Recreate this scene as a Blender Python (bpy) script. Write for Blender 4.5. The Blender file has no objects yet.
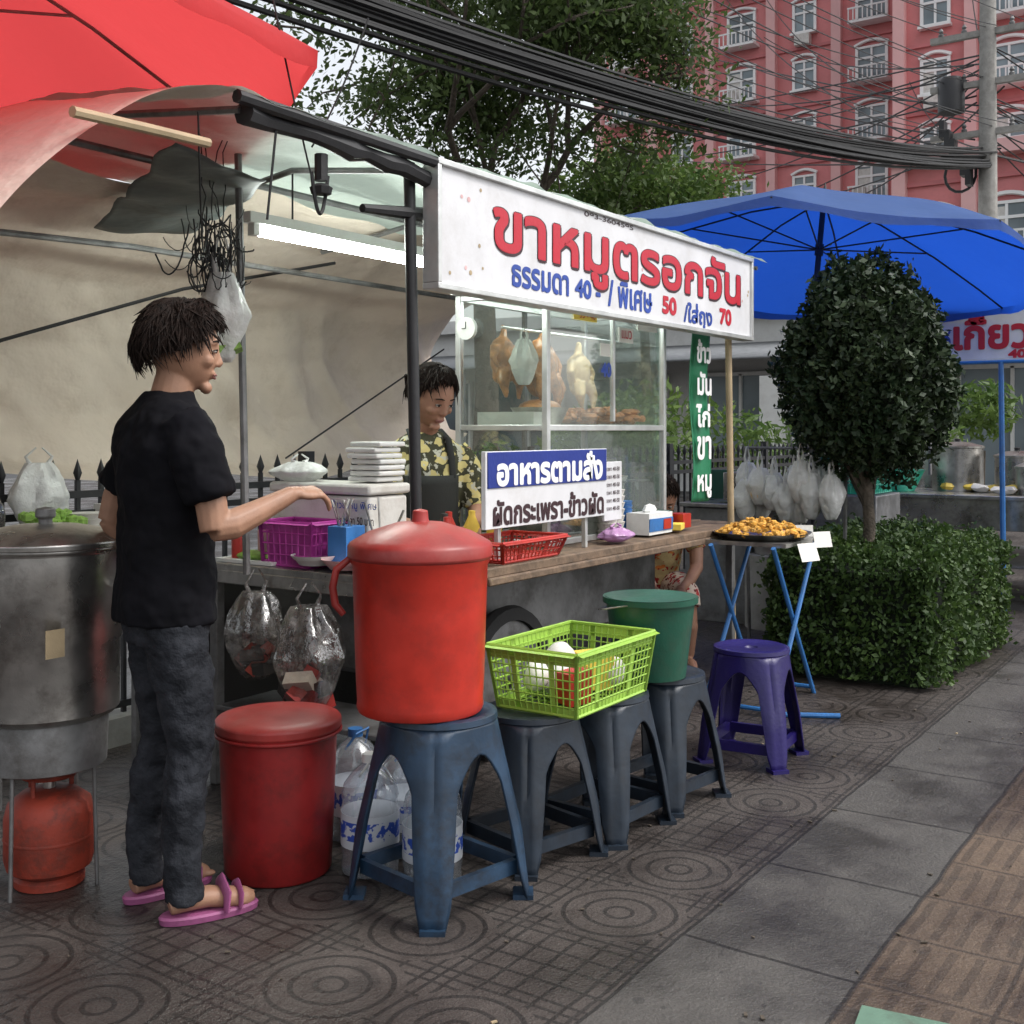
import bpy, math, random
import numpy as np
from mathutils import Vector, Matrix, noise as mnoise
random.seed(7); np.random.seed(7)
R=math.radians
sc=bpy.context.scene
sc.view_settings.view_transform='Standard'; sc.view_settings.look='None'; sc.view_settings.exposure=0

# ------------------------------------------------------------ materials
class NT:
    def __init__(s,name):
        s.m=bpy.data.materials.new(name); s.m.use_nodes=True; s.nt=s.m.node_tree
        s.nt.nodes.clear(); s.out=s.n('ShaderNodeOutputMaterial')
    def n(s,t,**k):
        nd=s.nt.nodes.new(t)
        for a,b in k.items(): setattr(nd,a,b)
        return nd
    def l(s,a,b): s.nt.links.new(a,b)
    def setv(s,sock,v):
        if isinstance(v,bpy.types.NodeSocket): s.l(v,sock)
        else: sock.default_value=v
    def math(s,op,a,b=None,c=None):
        nd=s.n('ShaderNodeMath',operation=op); s.setv(nd.inputs[0],a)
        if b is not None: s.setv(nd.inputs[1],b)
        if c is not None: s.setv(nd.inputs[2],c)
        return nd.outputs[0]
    def mix(s,f,a,b,bt='MIX'):
        nd=s.n('ShaderNodeMix',data_type='RGBA',blend_type=bt)
        s.setv(nd.inputs[0],f)
        for i,v in ((6,a),(7,b)):
            if isinstance(v,bpy.types.NodeSocket): s.l(v,nd.inputs[i])
            else: nd.inputs[i].default_value=(*v[:3],1)
        return nd.outputs[2]
    def noise(s,scale,detail=4,rough=.6,vec=None,out=0):
        nd=s.n('ShaderNodeTexNoise'); nd.inputs['Scale'].default_value=scale; nd.inputs['Detail'].default_value=detail
        nd.inputs['Roughness'].default_value=rough
        if vec is None:
            g=s.n('ShaderNodeNewGeometry'); vec=g.outputs['Position']
        s.l(vec,nd.inputs['Vector']); return nd.outputs[out]
    def ramp(s,f,p0,p1,c0=(0,0,0),c1=(1,1,1)):
        nd=s.n('ShaderNodeValToRGB'); s.l(f,nd.inputs[0]); e=nd.color_ramp.elements
        e[0].position=p0; e[1].position=p1; e[0].color=(*c0,1); e[1].color=(*c1,1); return nd.outputs[0]
    def pbr(s,col,rough=.6,metal=0,bump=None,bs=.3,bd=.01,spec=.5):
        p=s.n('ShaderNodeBsdfPrincipled')
        if isinstance(col,bpy.types.NodeSocket): s.l(col,p.inputs['Base Color'])
        else: p.inputs['Base Color'].default_value=(*col[:3],1)
        s.setv(p.inputs['Roughness'],rough); p.inputs['Metallic'].default_value=metal
        p.inputs['Specular IOR Level'].default_value=spec
        if bump is not None:
            b=s.n('ShaderNodeBump'); b.inputs['Strength'].default_value=bs; b.inputs['Distance'].default_value=bd
            s.l(bump,b.inputs['Height']); s.l(b.outputs[0],p.inputs['Normal'])
        return p
    def fin(s,sh): s.l(sh,s.out.inputs[0]); return s.m

def mat(name,col,rough=.55,metal=0,var=.18,scale=6,bs=.25,bsc=60,dirt=0,dirtcol=(.05,.04,.03),spec=.5,bd=.004):
    t=NT(name)
    f=t.noise(scale,3,.65)
    c=t.mix(t.ramp(f,.3,.7),tuple(x*(1-var) for x in col),tuple(min(1,x*(1+var)) for x in col))
    if dirt>0:
        d=t.noise(scale*.6+3,6,.75)
        c=t.mix(t.math('MULTIPLY',t.ramp(d,.48,.68),dirt),c,dirtcol)
    rr=t.math('ADD',t.math('MULTIPLY',f,.3),rough-.15)
    b=t.noise(bsc,2,.6)
    return t.fin(t.pbr(c,rr,metal,b,bs,bd,spec).outputs[0])

def mat_cloth(name,col,trans,tr=.5,rough=.7,var=.15,fold=3,bs=.5,stain=.25,stcol=(.2,.15,.1)):
    t=NT(name)
    c=t.mix(t.ramp(t.noise(1.5,4,.7),.35,.7),tuple(x*(1-var) for x in col),col)
    c=t.mix(t.math('MULTIPLY',t.ramp(t.noise(4,7,.8),.52,.75),stain),c,stcol)
    p=t.pbr(c,rough,0,t.noise(fold,5,.55),bs,.05,.3)
    if tr<=0: return t.fin(p.outputs[0])
    tb=t.n('ShaderNodeBsdfTranslucent'); tb.inputs[0].default_value=(*trans,1)
    mx=t.n('ShaderNodeMixShader'); mx.inputs[0].default_value=tr
    t.l(p.outputs[0],mx.inputs[1]); t.l(tb.outputs[0],mx.inputs[2]); return t.fin(mx.outputs[0])

def mat_leaf(name,c1,c2,c3,tr=.3):
    t=NT(name); g=t.n('ShaderNodeNewGeometry'); rp=g.outputs['Random Per Island']
    c=t.mix(rp,c1,c2); c=t.mix(t.ramp(t.noise(2.2,2),.45,.7),c,c3)
    p=t.pbr(c,.5,0,spec=.35); tb=t.n('ShaderNodeBsdfTranslucent'); t.l(c,tb.inputs[0])
    mx=t.n('ShaderNodeMixShader'); mx.inputs[0].default_value=tr
    t.l(p.outputs[0],mx.inputs[1]); t.l(tb.outputs[0],mx.inputs[2]); return t.fin(mx.outputs[0])

def mat_clear(name,tint=(1,1,1),gl=.12,haze=.0,hazecol=(.8,.85,.85),bs=0,rough=.04,crease=0):
    t=NT(name)
    tr=t.n('ShaderNodeBsdfTransparent'); tr.inputs[0].default_value=(*tint,1)
    g=t.n('ShaderNodeBsdfGlossy'); g.inputs['Roughness'].default_value=rough
    d=t.n('ShaderNodeBsdfDiffuse'); d.inputs[0].default_value=(*hazecol,1)
    if bs:
        b=t.n('ShaderNodeBump'); b.inputs['Strength'].default_value=bs; b.inputs['Distance'].default_value=.014
        t.l(t.noise(20,3,.6),b.inputs['Height']); t.l(b.outputs[0],g.inputs['Normal']); t.l(b.outputs[0],d.inputs['Normal'])
    lw=t.n('ShaderNodeLayerWeight'); lw.inputs[0].default_value=.35
    m1=t.n('ShaderNodeMixShader'); t.l(t.math('ADD',t.math('MULTIPLY',lw.outputs[1],.45),gl),m1.inputs[0])
    t.l(tr.outputs[0],m1.inputs[1]); t.l(g.outputs[0],m1.inputs[2])
    m2=t.n('ShaderNodeMixShader')
    if crease: t.l(t.math('ADD',t.math('MULTIPLY',t.ramp(t.noise(16,3,.6),.5,.75),crease),haze),m2.inputs[0])
    else: m2.inputs[0].default_value=haze
    t.l(m1.outputs[0],m2.inputs[1]); t.l(d.outputs[0],m2.inputs[2]); return t.fin(m2.outputs[0])

def mat_emit(name,col,st):
    t=NT(name); e=t.n('ShaderNodeEmission'); e.inputs[0].default_value=(*col,1); e.inputs[1].default_value=st
    return t.fin(e.outputs[0])

def mat_pattern(name,c1,c2,c3,scale=22,th=.34):
    t=NT(name); g=t.n('ShaderNodeNewGeometry')
    v=t.n('ShaderNodeTexVoronoi'); v.inputs['Scale'].default_value=scale
    nz=t.noise(9,3,.6,out=1); mp=t.mix(.12,g.outputs['Position'],nz); t.l(mp,v.inputs['Vector'])
    c=t.mix(t.ramp(v.outputs['Distance'],th,th+.04),c1,c2)
    c=t.mix(t.ramp(t.noise(scale*1.3,2),.56,.6),c,c3)
    return t.fin(t.pbr(c,.75,0,t.noise(12,4),.5,.02,.2).outputs[0])

def mat_jeans():
    t=NT('dark_denim'); c=t.mix(t.ramp(t.noise(9,5,.7),.35,.7),(.009,.010,.013),(.034,.037,.045))
    return t.fin(t.pbr(c,.85,0,t.noise(16,4,.6),.9,.02,.2).outputs[0])

M={}
M['black']=mat('black_metal',(.02,.02,.022),.5)
M['dark']=mat('dark_shade_and_goods',(.03,.028,.026),.8)  # near-black: painted shade behind the cart, plus dark bottles and bag contents
M['steel']=mat('stainless_steel',(.42,.41,.39),.30,.9,var=.35,scale=5,dirt=.55,bs=.15,dirtcol=(.09,.075,.06))
M['steeldk']=mat('worn_steel_panel',(.20,.20,.20),.5,.5,var=.35,dirt=.55)
M['alu']=mat('aluminium',(.62,.63,.62),.4,.6)
M['wood']=mat('worn_wood',(.15,.10,.065),.7,var=.45,scale=14,dirt=.5,bs=.6)
M['bamboo']=mat('bamboo',(.40,.31,.19),.6)
M['red']=mat('red_plastic',(.45,.03,.02),.4,var=.12,dirt=.3,dirtcol=(.12,.02,.015),bsc=25,bs=.1)
M['redbin']=mat('red_bin_plastic',(.25,.013,.013),.42,var=.28,dirt=.55,dirtcol=(.06,.012,.01),bsc=20,bs=.15)
M['lid']=mat('faded_red_lid',(.29,.026,.022),.42,var=.25,dirt=.35,dirtcol=(.30,.09,.075),bsc=30,bs=.15)
M['orange']=mat('orange_red_plastic',(.43,.024,.013),.36,var=.18,dirt=.45,dirtcol=(.17,.016,.012),bsc=20,bs=.15)
M['rust']=mat('gas_cylinder_paint',(.26,.032,.015),.6,var=.3,dirt=.85,dirtcol=(.045,.024,.018),bs=.4)
M['stool']=mat('slate_blue_plastic',(.014,.022,.034),.40,var=.4,dirt=.6,dirtcol=(.011,.011,.013),bsc=30)
M['stoolt']=mat('worn_blue_plastic',(.015,.038,.074),.40,var=.4,dirt=.8,dirtcol=(.012,.013,.016),bsc=30)
M['stoolp']=mat('indigo_plastic',(.014,.008,.095),.36,var=.15,dirt=.25,dirtcol=(.008,.008,.03))
M['lime']=mat('lime_plastic',(.29,.48,.07),.4,var=.1,spec=.4,dirt=.2,dirtcol=(.17,.25,.05))
M['green']=mat('green_plastic',(.008,.075,.046),.38,var=.18,dirt=.3)
M['teal']=mat('teal_plastic',(.02,.3,.2),.4)
M['magenta']=mat('magenta_plastic',(.40,.04,.28),.45)
M['pink']=mat('pale_pink_plastic',(.65,.4,.4),.45)
M['sandal']=mat('mauve_rubber',(.30,.08,.20),.55,dirt=.4)
M['bluepl']=mat('blue_paint',(.03,.15,.40),.45,dirt=.3)
M['white']=mat('white_paint',(.72,.72,.70),.45,var=.05,dirt=.2,dirtcol=(.4,.36,.3))
M['sign']=mat('sign_vinyl',(.66,.66,.68),.5,var=.07,scale=3,dirt=.35,dirtcol=(.43,.41,.39),bs=.05)
M['foam']=mat('polystyrene',(.60,.585,.55),.7,var=.09,dirt=.4,dirtcol=(.3,.26,.21))
M['paper']=mat('paper',(.72,.70,.65),.7,var=.05)
M['yellow']=mat('yellow_card',(.75,.55,.08),.6)
M['blues']=mat('blue_sign_vinyl',(.012,.03,.22),.45,var=.08)
M['greens']=mat('green_banner_vinyl',(.02,.18,.085),.5,var=.15)
M['tred']=mat('red_lettering',(.48,.012,.03),.5,var=.05)
M['tdark']=mat('dark_lettering',(.04,.015,.02),.5)
M['tblue']=mat('blue_lettering',(.02,.06,.32),.5)
M['twhite']=mat('white_lettering',(.85,.85,.85),.5,var=.02)
M['skin']=mat('skin_tan',(.33,.18,.115),.5,var=.16,scale=12,bs=.14,bsc=150,spec=.4)
M['skin2']=mat('skin_brown',(.34,.18,.12),.5,var=.12,scale=12,bs=.1,bsc=150,spec=.4)
M['lip']=mat('lip',(.27,.10,.085),.5)
M['hair']=mat('dark_hair',(.014,.008,.006),.7,var=.6,scale=60,bs=.6,bsc=300,spec=.18)
M['eyew']=mat('eye_white',(.42,.40,.37),.3)
M['tee']=mat('black_cotton',(.006,.006,.008),.9,var=.3,bs=.9,bsc=11,bd=.02,spec=.12)
M['jeans']=mat_jeans()
M['shirtw']=mat_pattern('yellow_floral_fabric',(.66,.57,.24),(.06,.06,.035),(.55,.55,.45),22,.45)
M['apron']=mat('dark_apron',(.02,.022,.02),.8)
M['shirto']=mat_pattern('orange_print_fabric',(.6,.2,.05),(.5,.4,.2),(.35,.03,.03),20)
M['skirt']=mat_pattern('red_floral_fabric',(.4,.04,.04),(.6,.5,.42),(.15,.02,.02),24)
M['glass']=mat_clear('case_glass',(.95,.985,.965),.05,.04,(.75,.85,.8))
M['bag']=mat_clear('clear_plastic_bag',(.68,.64,.60),.10,.03,(.75,.72,.7),.7,.14,.22)
M['bagw']=mat_clear('white_plastic_bag',(.9,.9,.9),.05,.66,(.78,.78,.76),1.0,.22,.2)
M['bottle']=mat_clear('clear_bottle_plastic',(.9,.93,.96),.1,.12,(.7,.75,.8),.0,.06)
M['lilac']=mat_clear('lilac_plastic_bag',(.8,.6,.8),.1,.75,(.5,.28,.5),.8,.2)
M['tube']=mat_emit('fluorescent_tube',(.92,1,.93),75)
M['tube2']=mat_emit('case_tube',(.93,1,.97),38)
M['rubber']=mat('tyre_rubber',(.02,.02,.02),.8)
M['roast']=mat('roast_meat',(.42,.17,.05),.33,var=.5,scale=25,bs=.6,bsc=50)
M['pale']=mat('poached_poultry',(.62,.45,.24),.4,var=.3,scale=20,bs=.4,bsc=50)
M['fried']=mat('fried_food',(.60,.31,.05),.5,var=.6,scale=40,bs=.9,bsc=80)
M['cabbage']=mat('leafy_veg',(.2,.35,.06),.5,var=.5,scale=30)
M['cable']=mat('cable_sheath',(.012,.012,.013),.6)
M['conc']=mat('concrete',(.3,.29,.27),.85,var=.2,dirt=.4,dirtcol=(.15,.14,.12))
M['bark']=mat('bark',(.075,.06,.045),.9,var=.4,scale=10,bs=1,bsc=25,bd=.02)
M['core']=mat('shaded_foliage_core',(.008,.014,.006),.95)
M['leaf']=mat_leaf('tree_leaves',(.045,.08,.022),(.10,.145,.045),(.065,.10,.03),.45)
M['leafy']=mat_leaf('young_leaves',(.08,.14,.03),(.16,.24,.06),(.06,.12,.03),.4)
M['leafd']=mat_leaf('topiary_leaves',(.010,.022,.010),(.046,.072,.028),(.018,.038,.016),.12)
M['leafh']=mat_leaf('hedge_leaves',(.024,.052,.014),(.09,.15,.035),(.038,.075,.018),.25)
M['tarp']=mat_cloth('beige_tarpaulin',(.68,.59,.50),(.58,.48,.38),.08,fold=2.2,bs=1.0,stain=.4,stcol=(.33,.25,.18))
M['tarps']=mat_cloth('beige_side_tarpaulin',(.72,.65,.56),(0,0,0),0,fold=2.6,bs=.9,stain=.35,stcol=(.35,.28,.2))
M['roof']=mat_cloth('green_roof_tarpaulin',(.50,.55,.50),(.5,.62,.54),.32,fold=3,bs=.7,stain=.5,stcol=(.12,.14,.12))
M['darktarp']=mat('dark_roof_panel',(.075,.09,.088),.6,bsc=8,bd=.02,bs=.4,dirt=.5)
M['umr']=mat_cloth('red_umbrella_fabric',(.60,.05,.055),(.80,.085,.09),.46,fold=5,bs=.3,stain=.25,stcol=(.40,.06,.06))
M['umb']=mat_cloth('blue_umbrella_fabric',(.10,.19,.45),(.012,.085,.55),.5,fold=5,bs=.3,stain=.3,stcol=(.16,.23,.38))
M['green_board']=mat('pale_green_board',(.10,.18,.13),.6,dirt=.6)

# ------------------------------------------------------------ mesh builder
class MB:
    def __init__(s,M0=None): s.v=[];s.f=[];s.m=[];s.M=M0 or Matrix.Identity(4)
    def add(s,vs,fs,mi=0,M1=None):
        o=len(s.v); T=s.M@M1 if M1 is not None else s.M
        s.v+= [tuple(T@Vector(p)) for p in vs]; s.f+=[tuple(o+i for i in f) for f in fs]; s.m+=[mi]*len(fs)
    def box(s,c,sz,mi=0,rz=0,rx=0,ry=0):
        hx,hy,hz=sz[0]/2,sz[1]/2,sz[2]/2
        vs=[(x,y,z) for x in(-hx,hx) for y in(-hy,hy) for z in(-hz,hz)]
        fs=[(0,1,3,2),(4,6,7,5),(0,4,5,1),(2,3,7,6),(0,2,6,4),(1,5,7,3)]
        s.add(vs,fs,mi,Matrix.Translation(c)@Matrix.Rotation(rz,4,'Z')@Matrix.Rotation(ry,4,'Y')@Matrix.Rotation(rx,4,'X'))
    def tube(s,pts,r,n=8,mi=0,cap=True,flat=1.0):
        pts=[Vector(p) for p in pts]; k=len(pts)
        rs=r if isinstance(r,(list,tuple)) else [r]*k
        vs=[];fs=[]; prev=None
        for i,p in enumerate(pts):
            d=(pts[min(i+1,k-1)]-pts[max(i-1,0)]).normalized()
            if prev is None:
                a=Vector((0,0,1)) if abs(d.z)<.9 else Vector((1,0,0)); u=d.cross(a).normalized()
            else:
                u=prev-d*prev.dot(d); u.normalize()
            w=d.cross(u); prev=u
            for j in range(n):
                t=2*math.pi*j/n; vs.append(p+(u*math.cos(t)+w*math.sin(t)*flat)*rs[i])
        for i in range(k-1):
            for j in range(n):
                a=i*n+j;b=i*n+(j+1)%n; fs.append((a,b,b+n,a+n))
        if cap: fs.append(tuple(range(n-1,-1,-1))); fs.append(tuple(range((k-1)*n,k*n)))
        s.add(vs,fs,mi)
    def lathe(s,prof,c=(0,0,0),n=28,mi=0,M1=None,sx=1,sy=1):
        vs=[];fs=[]
        for r,z in prof:
            for j in range(n):
                t=2*math.pi*j/n; vs.append((c[0]+r*sx*math.cos(t),c[1]+r*sy*math.sin(t),c[2]+z))
        for i in range(len(prof)-1):
            for j in range(n):
                a=i*n+j;b=i*n+(j+1)%n; fs.append((a,b,b+n,a+n))
        if prof[0][0]>1e-5: fs.append(tuple(range(n-1,-1,-1)))
        if prof[-1][0]>1e-5: fs.append(tuple(range((len(prof)-1)*n,len(prof)*n)))
        s.add(vs,fs,mi,M1)
    def loft(s,secs,n=24,mi=0,pw=2.3):
        vs=[];fs=[]
        for (cx,cy,cz,rx,ry) in secs:
            for j in range(n):
                t=2*math.pi*j/n; c,sn=math.cos(t),math.sin(t)
                q=(abs(c)**pw+abs(sn)**pw)**(-1/pw)
                vs.append((cx+rx*c*q,cy+ry*sn*q,cz))
        k=len(secs)
        for i in range(k-1):
            for j in range(n):
                a=i*n+j;b=i*n+(j+1)%n; fs.append((a,b,b+n,a+n))
        fs.append(tuple(range(n-1,-1,-1))); fs.append(tuple(range((k-1)*n,k*n)))
        s.add(vs,fs,mi)
    def ell(s,c,r,mi=0,n=16,M1=None,rz=0,ry=0):
        vs=[];fs=[];k=n//2
        T=Matrix.Translation(c)@Matrix.Rotation(rz,4,'Z')@Matrix.Rotation(ry,4,'Y')
        if M1 is not None: T=M1@T
        for i in range(k+1):
            a=-math.pi/2+math.pi*i/k
            for j in range(n):
                t=2*math.pi*j/n; vs.append((r[0]*math.cos(a)*math.cos(t),r[1]*math.cos(a)*math.sin(t),r[2]*math.sin(a)))
        for i in range(k):
            for j in range(n):
                a=i*n+j;b=i*n+(j+1)%n; fs.append((a,b,b+n,a+n))
        s.add(vs,fs,mi,T)
    def grid(s,fn,nu,nv,mi=0):
        vs=[fn(i/nu,j/nv) for i in range(nu+1) for j in range(nv+1)]
        fs=[(i*(nv+1)+j,(i+1)*(nv+1)+j,(i+1)*(nv+1)+j+1,i*(nv+1)+j+1) for i in range(nu) for j in range(nv)]
        s.add(vs,fs,mi)
    def jitter(s,a,sc_=8):
        for i,p in enumerate(s.v):
            q=Vector(p)*sc_; d=mnoise.noise_vector(q)
            s.v[i]=(p[0]+d.x*a,p[1]+d.y*a,p[2]+d.z*a)
    def obj(s,name,mats,parent=None,ang=38,bevel=0,solid=0,remesh=0,smooth_it=0,disp=None):
        me=bpy.data.meshes.new(name); me.from_pydata(s.v,[],s.f)
        for m in mats: me.materials.append(M[m] if isinstance(m,str) else m)
        me.polygons.foreach_set('material_index',s.m)
        me.polygons.foreach_set('use_smooth',[True]*len(s.f)); me.update()
        if not remesh: 
            try: me.set_sharp_from_angle(angle=R(ang))
            except Exception: pass
        o=bpy.data.objects.new(name,me); sc.collection.objects.link(o)
        if parent: o.parent=parent
        if solid:
            md=o.modifiers.new('solid','SOLIDIFY'); md.thickness=solid; md.offset=0
        if bevel:
            md=o.modifiers.new('bevel','BEVEL'); md.width=bevel; md.segments=2; md.limit_method='ANGLE'; md.angle_limit=R(40)
        if remesh:
            md=o.modifiers.new('remesh','REMESH'); md.mode='VOXEL'; md.voxel_size=remesh; md.use_smooth_shade=True
        if smooth_it:
            md=o.modifiers.new('smooth','SMOOTH'); md.factor=.5; md.iterations=smooth_it
        if disp:
            tx=bpy.data.textures.new(name+'_folds','CLOUDS'); tx.noise_scale=disp[1]; tx.noise_depth=2
            md=o.modifiers.new('folds','DISPLACE'); md.texture=tx; md.strength=disp[0]; md.mid_level=.5; md.texture_coords='GLOBAL'
        return o
def empty(name,loc=(0,0,0)):
    o=bpy.data.objects.new(name,None); sc.collection.objects.link(o); o.location=loc; return o
def text(body,loc,rot,mt,parent,height=None,width=None,off=.010,align='LEFT',name='lettering'):
    cu=bpy.data.curves.new(name,'FONT'); cu.body=body; cu.size=1; cu.extrude=0; cu.offset=off; cu.align_x=align
    cu.materials.append(M[mt]); o=bpy.data.objects.new(name,cu); sc.collection.objects.link(o)
    bpy.context.view_layer.update(); dx,dy=max(o.dimensions.x,.01),max(o.dimensions.y,.01)
    sx=width/dx if width else None; sy=height/dy if height else None
    if sx is None: sx=sy
    if sy is None: sy=sx
    o.scale=(sx,sy,1); o.location=loc; o.rotation_euler=rot; o.parent=parent
    return o
def btext(body,loc,rot,mt,parent,bold=.004,k=0,name='lettering',**kw):
    # heavier lettering: several copies shifted inside the sign plane, each a hair further forward
    face_x=abs(rot[2])>.1
    offs=[(0,0),(bold,0),(-bold,0),(0,bold),(0,-bold),(bold*.7,bold*.7),(-bold*.7,-bold*.7),(-bold*.7,bold*.7),(bold*.7,-bold*.7)]
    for i,(a,c) in enumerate(offs):
        d=(k+i)*.00012
        l=(loc[0]-d,loc[1]-a,loc[2]+c) if face_x else (loc[0]+a,loc[1]-d,loc[2]+c)
        text(body,l,rot,mt,parent,name=name,**kw)
FR=(R(90),0,0)
FL=(R(90),0,R(-90))

def leaves(name,pts,size,mt,parent=None,aspect=.5):
    n=len(pts); a=np.random.normal(size=(n,3)); a/=np.linalg.norm(a,axis=1)[:,None]
    b=np.cross(a,np.random.normal(size=(n,3))); b/=np.linalg.norm(b,axis=1)[:,None]
    sz=size*(.6+.8*np.random.rand(n))[:,None]
    v=np.empty((n,4,3)); v[:,0]=pts-a*sz; v[:,1]=pts-b*sz*aspect; v[:,2]=pts+a*sz; v[:,3]=pts+b*sz*aspect
    me=bpy.data.meshes.new(name); me.from_pydata(v.reshape(-1,3).tolist(),[],np.arange(n*4).reshape(n,4).tolist())
    me.materials.append(M[mt]); me.update(); o=bpy.data.objects.new(name,me); sc.collection.objects.link(o)
    if parent: o.parent=parent
    return o

# ------------------------------------------------------------ ground
def pave_mat():
    t=NT('sidewalk_pavers'); g=t.n('ShaderNodeNewGeometry'); sp=t.n('ShaderNodeSeparateXYZ'); t.l(g.outputs['Position'],sp.inputs[0])
    m=t.math
    wob=t.noise(2.5,2,out=1); sw=t.n('ShaderNodeSeparateXYZ'); t.l(wob,sw.inputs[0])
    X=m('ADD',sp.outputs[0],m('MULTIPLY',m('SUBTRACT',sw.outputs[0],.5),.03)); Y=m('ADD',sp.outputs[1],m('MULTIPLY',m('SUBTRACT',sw.outputs[1],.5),.03))
    C=.38
    xs=m('ADD',m('DIVIDE',m('SUBTRACT',X,2.43),C),.5); ys=m('ADD',m('DIVIDE',m('SUBTRACT',Y,1.54),C),.5)
    fx=m('SUBTRACT',m('FRACT',xs),.5); fy=m('SUBTRACT',m('FRACT',ys),.5)
    fxn=m('ABSOLUTE',fx); fyn=m('ABSOLUTE',fy)
    dist=m('SQRT',m('ADD',m('MULTIPLY',fx,fx),m('MULTIPLY',fy,fy)))
    par=m('FLOORED_MODULO',m('ADD',m('FLOOR',xs),m('MULTIPLY',m('FLOOR',ys),2)),3)
    isgrid=m('LESS_THAN',par,.5)
    ring=m('LESS_THAN',m('ABSOLUTE',m('SUBTRACT',m('FLOORED_MODULO',dist,.155),.10)),.017)
    ring=m('MULTIPLY',ring,m('LESS_THAN',dist,.49))
    gx=m('LESS_THAN',m('ABSOLUTE',m('SUBTRACT',m('FRACT',m('MULTIPLY',xs,5)),.5)),.07)
    gy=m('LESS_THAN',m('ABSOLUTE',m('SUBTRACT',m('FRACT',m('MULTIPLY',ys,5)),.5)),.07)
    gr=m('MAXIMUM',gx,gy)
    useg=m('MAXIMUM',isgrid,m('GREATER_THAN',dist,.49))
    pat=m('ADD',m('MULTIPLY',useg,gr),m('MULTIPLY',m('SUBTRACT',1,useg),ring))
    jt=m('GREATER_THAN',m('MAXIMUM',fxn,fyn),.486)
    pat=m('MAXIMUM',pat,jt)
    sx=m('FRACT',m('DIVIDE',m('SUBTRACT',X,2.78),.62)); j1=m('LESS_THAN',m('ABSOLUTE',m('SUBTRACT',sx,.5)),.490); j1=m('SUBTRACT',1,j1)
    j2=m('LESS_THAN',m('ABSOLUTE',m('SUBTRACT',Y,1.335)),.010)
    j3=m('LESS_THAN',m('ABSOLUTE',m('SUBTRACT',Y,.86)),.009)
    slj=m('MAXIMUM',m('MAXIMUM',j1,j2),j3)
    tx=m('FRACT',m('DIVIDE',X,.31)); ty=m('FRACT',m('DIVIDE',m('SUBTRACT',.86,Y),.31))
    tj=m('MAXIMUM',m('GREATER_THAN',m('ABSOLUTE',m('SUBTRACT',tx,.5)),.482),m('GREATER_THAN',m('ABSOLUTE',m('SUBTRACT',ty,.5)),.482))
    bars=m('LESS_THAN',m('ABSOLUTE',m('SUBTRACT',m('FRACT',m('MULTIPLY',ty,5)),.5)),.17)
    bars2=m('MULTIPLY',bars,m('LESS_THAN',m('ABSOLUTE',m('SUBTRACT',tx,.5)),.42))
    tac=m('MAXIMUM',tj,m('MULTIPLY',bars2,.65))
    zs=m('GREATER_THAN',Y,1.335); zt=m('LESS_THAN',Y,.86)
    n1=t.ramp(t.noise(1.3,6,.7),.3,.7); n2=t.ramp(t.noise(14,5,.75),.3,.7); n3=t.ramp(t.noise(90,2,.7),.3,.75)
    base=t.mix(n1,(.026,.020,.018),(.074,.060,.053)); base=t.mix(m('MULTIPLY',n2,.45),base,(.11,.092,.082))
    sl=t.mix(n1,(.055,.050,.046),(.118,.109,.100)); sl=t.mix(m('MULTIPLY',n2,.5),sl,(.060,.056,.052))
    idx=m('FLOOR',m('ADD',m('DIVIDE',m('SUBTRACT',X,2.78),.62),0)); wn=t.n('ShaderNodeTexWhiteNoise',noise_dimensions='1D'); t.l(idx,wn.inputs['W'])
    sl=t.mix(m('MULTIPLY',wn.outputs[0],.5),sl,(.060,.055,.051))
    tcx=m('ADD',m('FLOOR',m('DIVIDE',X,.31)),m('MULTIPLY',m('FLOOR',m('DIVIDE',m('SUBTRACT',.86,Y),.31)),17)); wn2=t.n('ShaderNodeTexWhiteNoise',noise_dimensions='1D'); t.l(tcx,wn2.inputs['W'])
    tc=t.mix(n1,(.10,.064,.040),(.19,.13,.085)); tc=t.mix(m('MULTIPLY',n2,.6),tc,(.070,.048,.034)); tc=t.mix(m('MULTIPLY',wn2.outputs[0],.6),tc,(.075,.054,.040))
    dk=(.009,.007,.006)
    wear=m('ADD',.55,m('MULTIPLY',n2,.45))
    base=t.mix(m('MULTIPLY',pat,wear),base,dk); sl=t.mix(m('MULTIPLY',slj,.92),sl,dk); tc=t.mix(m('MULTIPLY',tac,.75),tc,(.028,.018,.012))
    c=t.mix(zs,sl,base); c=t.mix(zt,c,tc)
    c=t.mix(m('MULTIPLY',n3,.3),c,(.02,.018,.017))
    spots=t.ramp(t.noise(5.5,2,.4),.66,.70); c=t.mix(m('MULTIPLY',spots,.4),c,(.02,.017,.016))
    gum=t.ramp(t.noise(21,1,.3),.74,.76); c=t.mix(m('MULTIPLY',gum,.5),c,(.02,.018,.018))
    wet=t.ramp(t.noise(1.9,5,.6),.44,.60)
    c=t.mix(m('MULTIPLY',wet,.38),c,(.015,.013,.012))
    gro=m('ADD',m('MULTIPLY',zs,pat),m('ADD',m('MULTIPLY',zt,tac),m('MULTIPLY',m('SUBTRACT',1,m('ADD',zs,zt)),slj)))
    h=m('ADD',m('MULTIPLY',gro,-1),m('ADD',m('MULTIPLY',n2,.45),m('MULTIPLY',n3,.25)))
    rough=m('SUBTRACT',.62,m('MULTIPLY',wet,.34))
    return t.fin(t.pbr(c,rough,0,h,.8,.008,.5).outputs[0])
M['pave']=pave_mat()
M['asphalt']=mat('asphalt',(.05,.05,.052),.85,var=.3,bs=.6,bsc=200)
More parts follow.
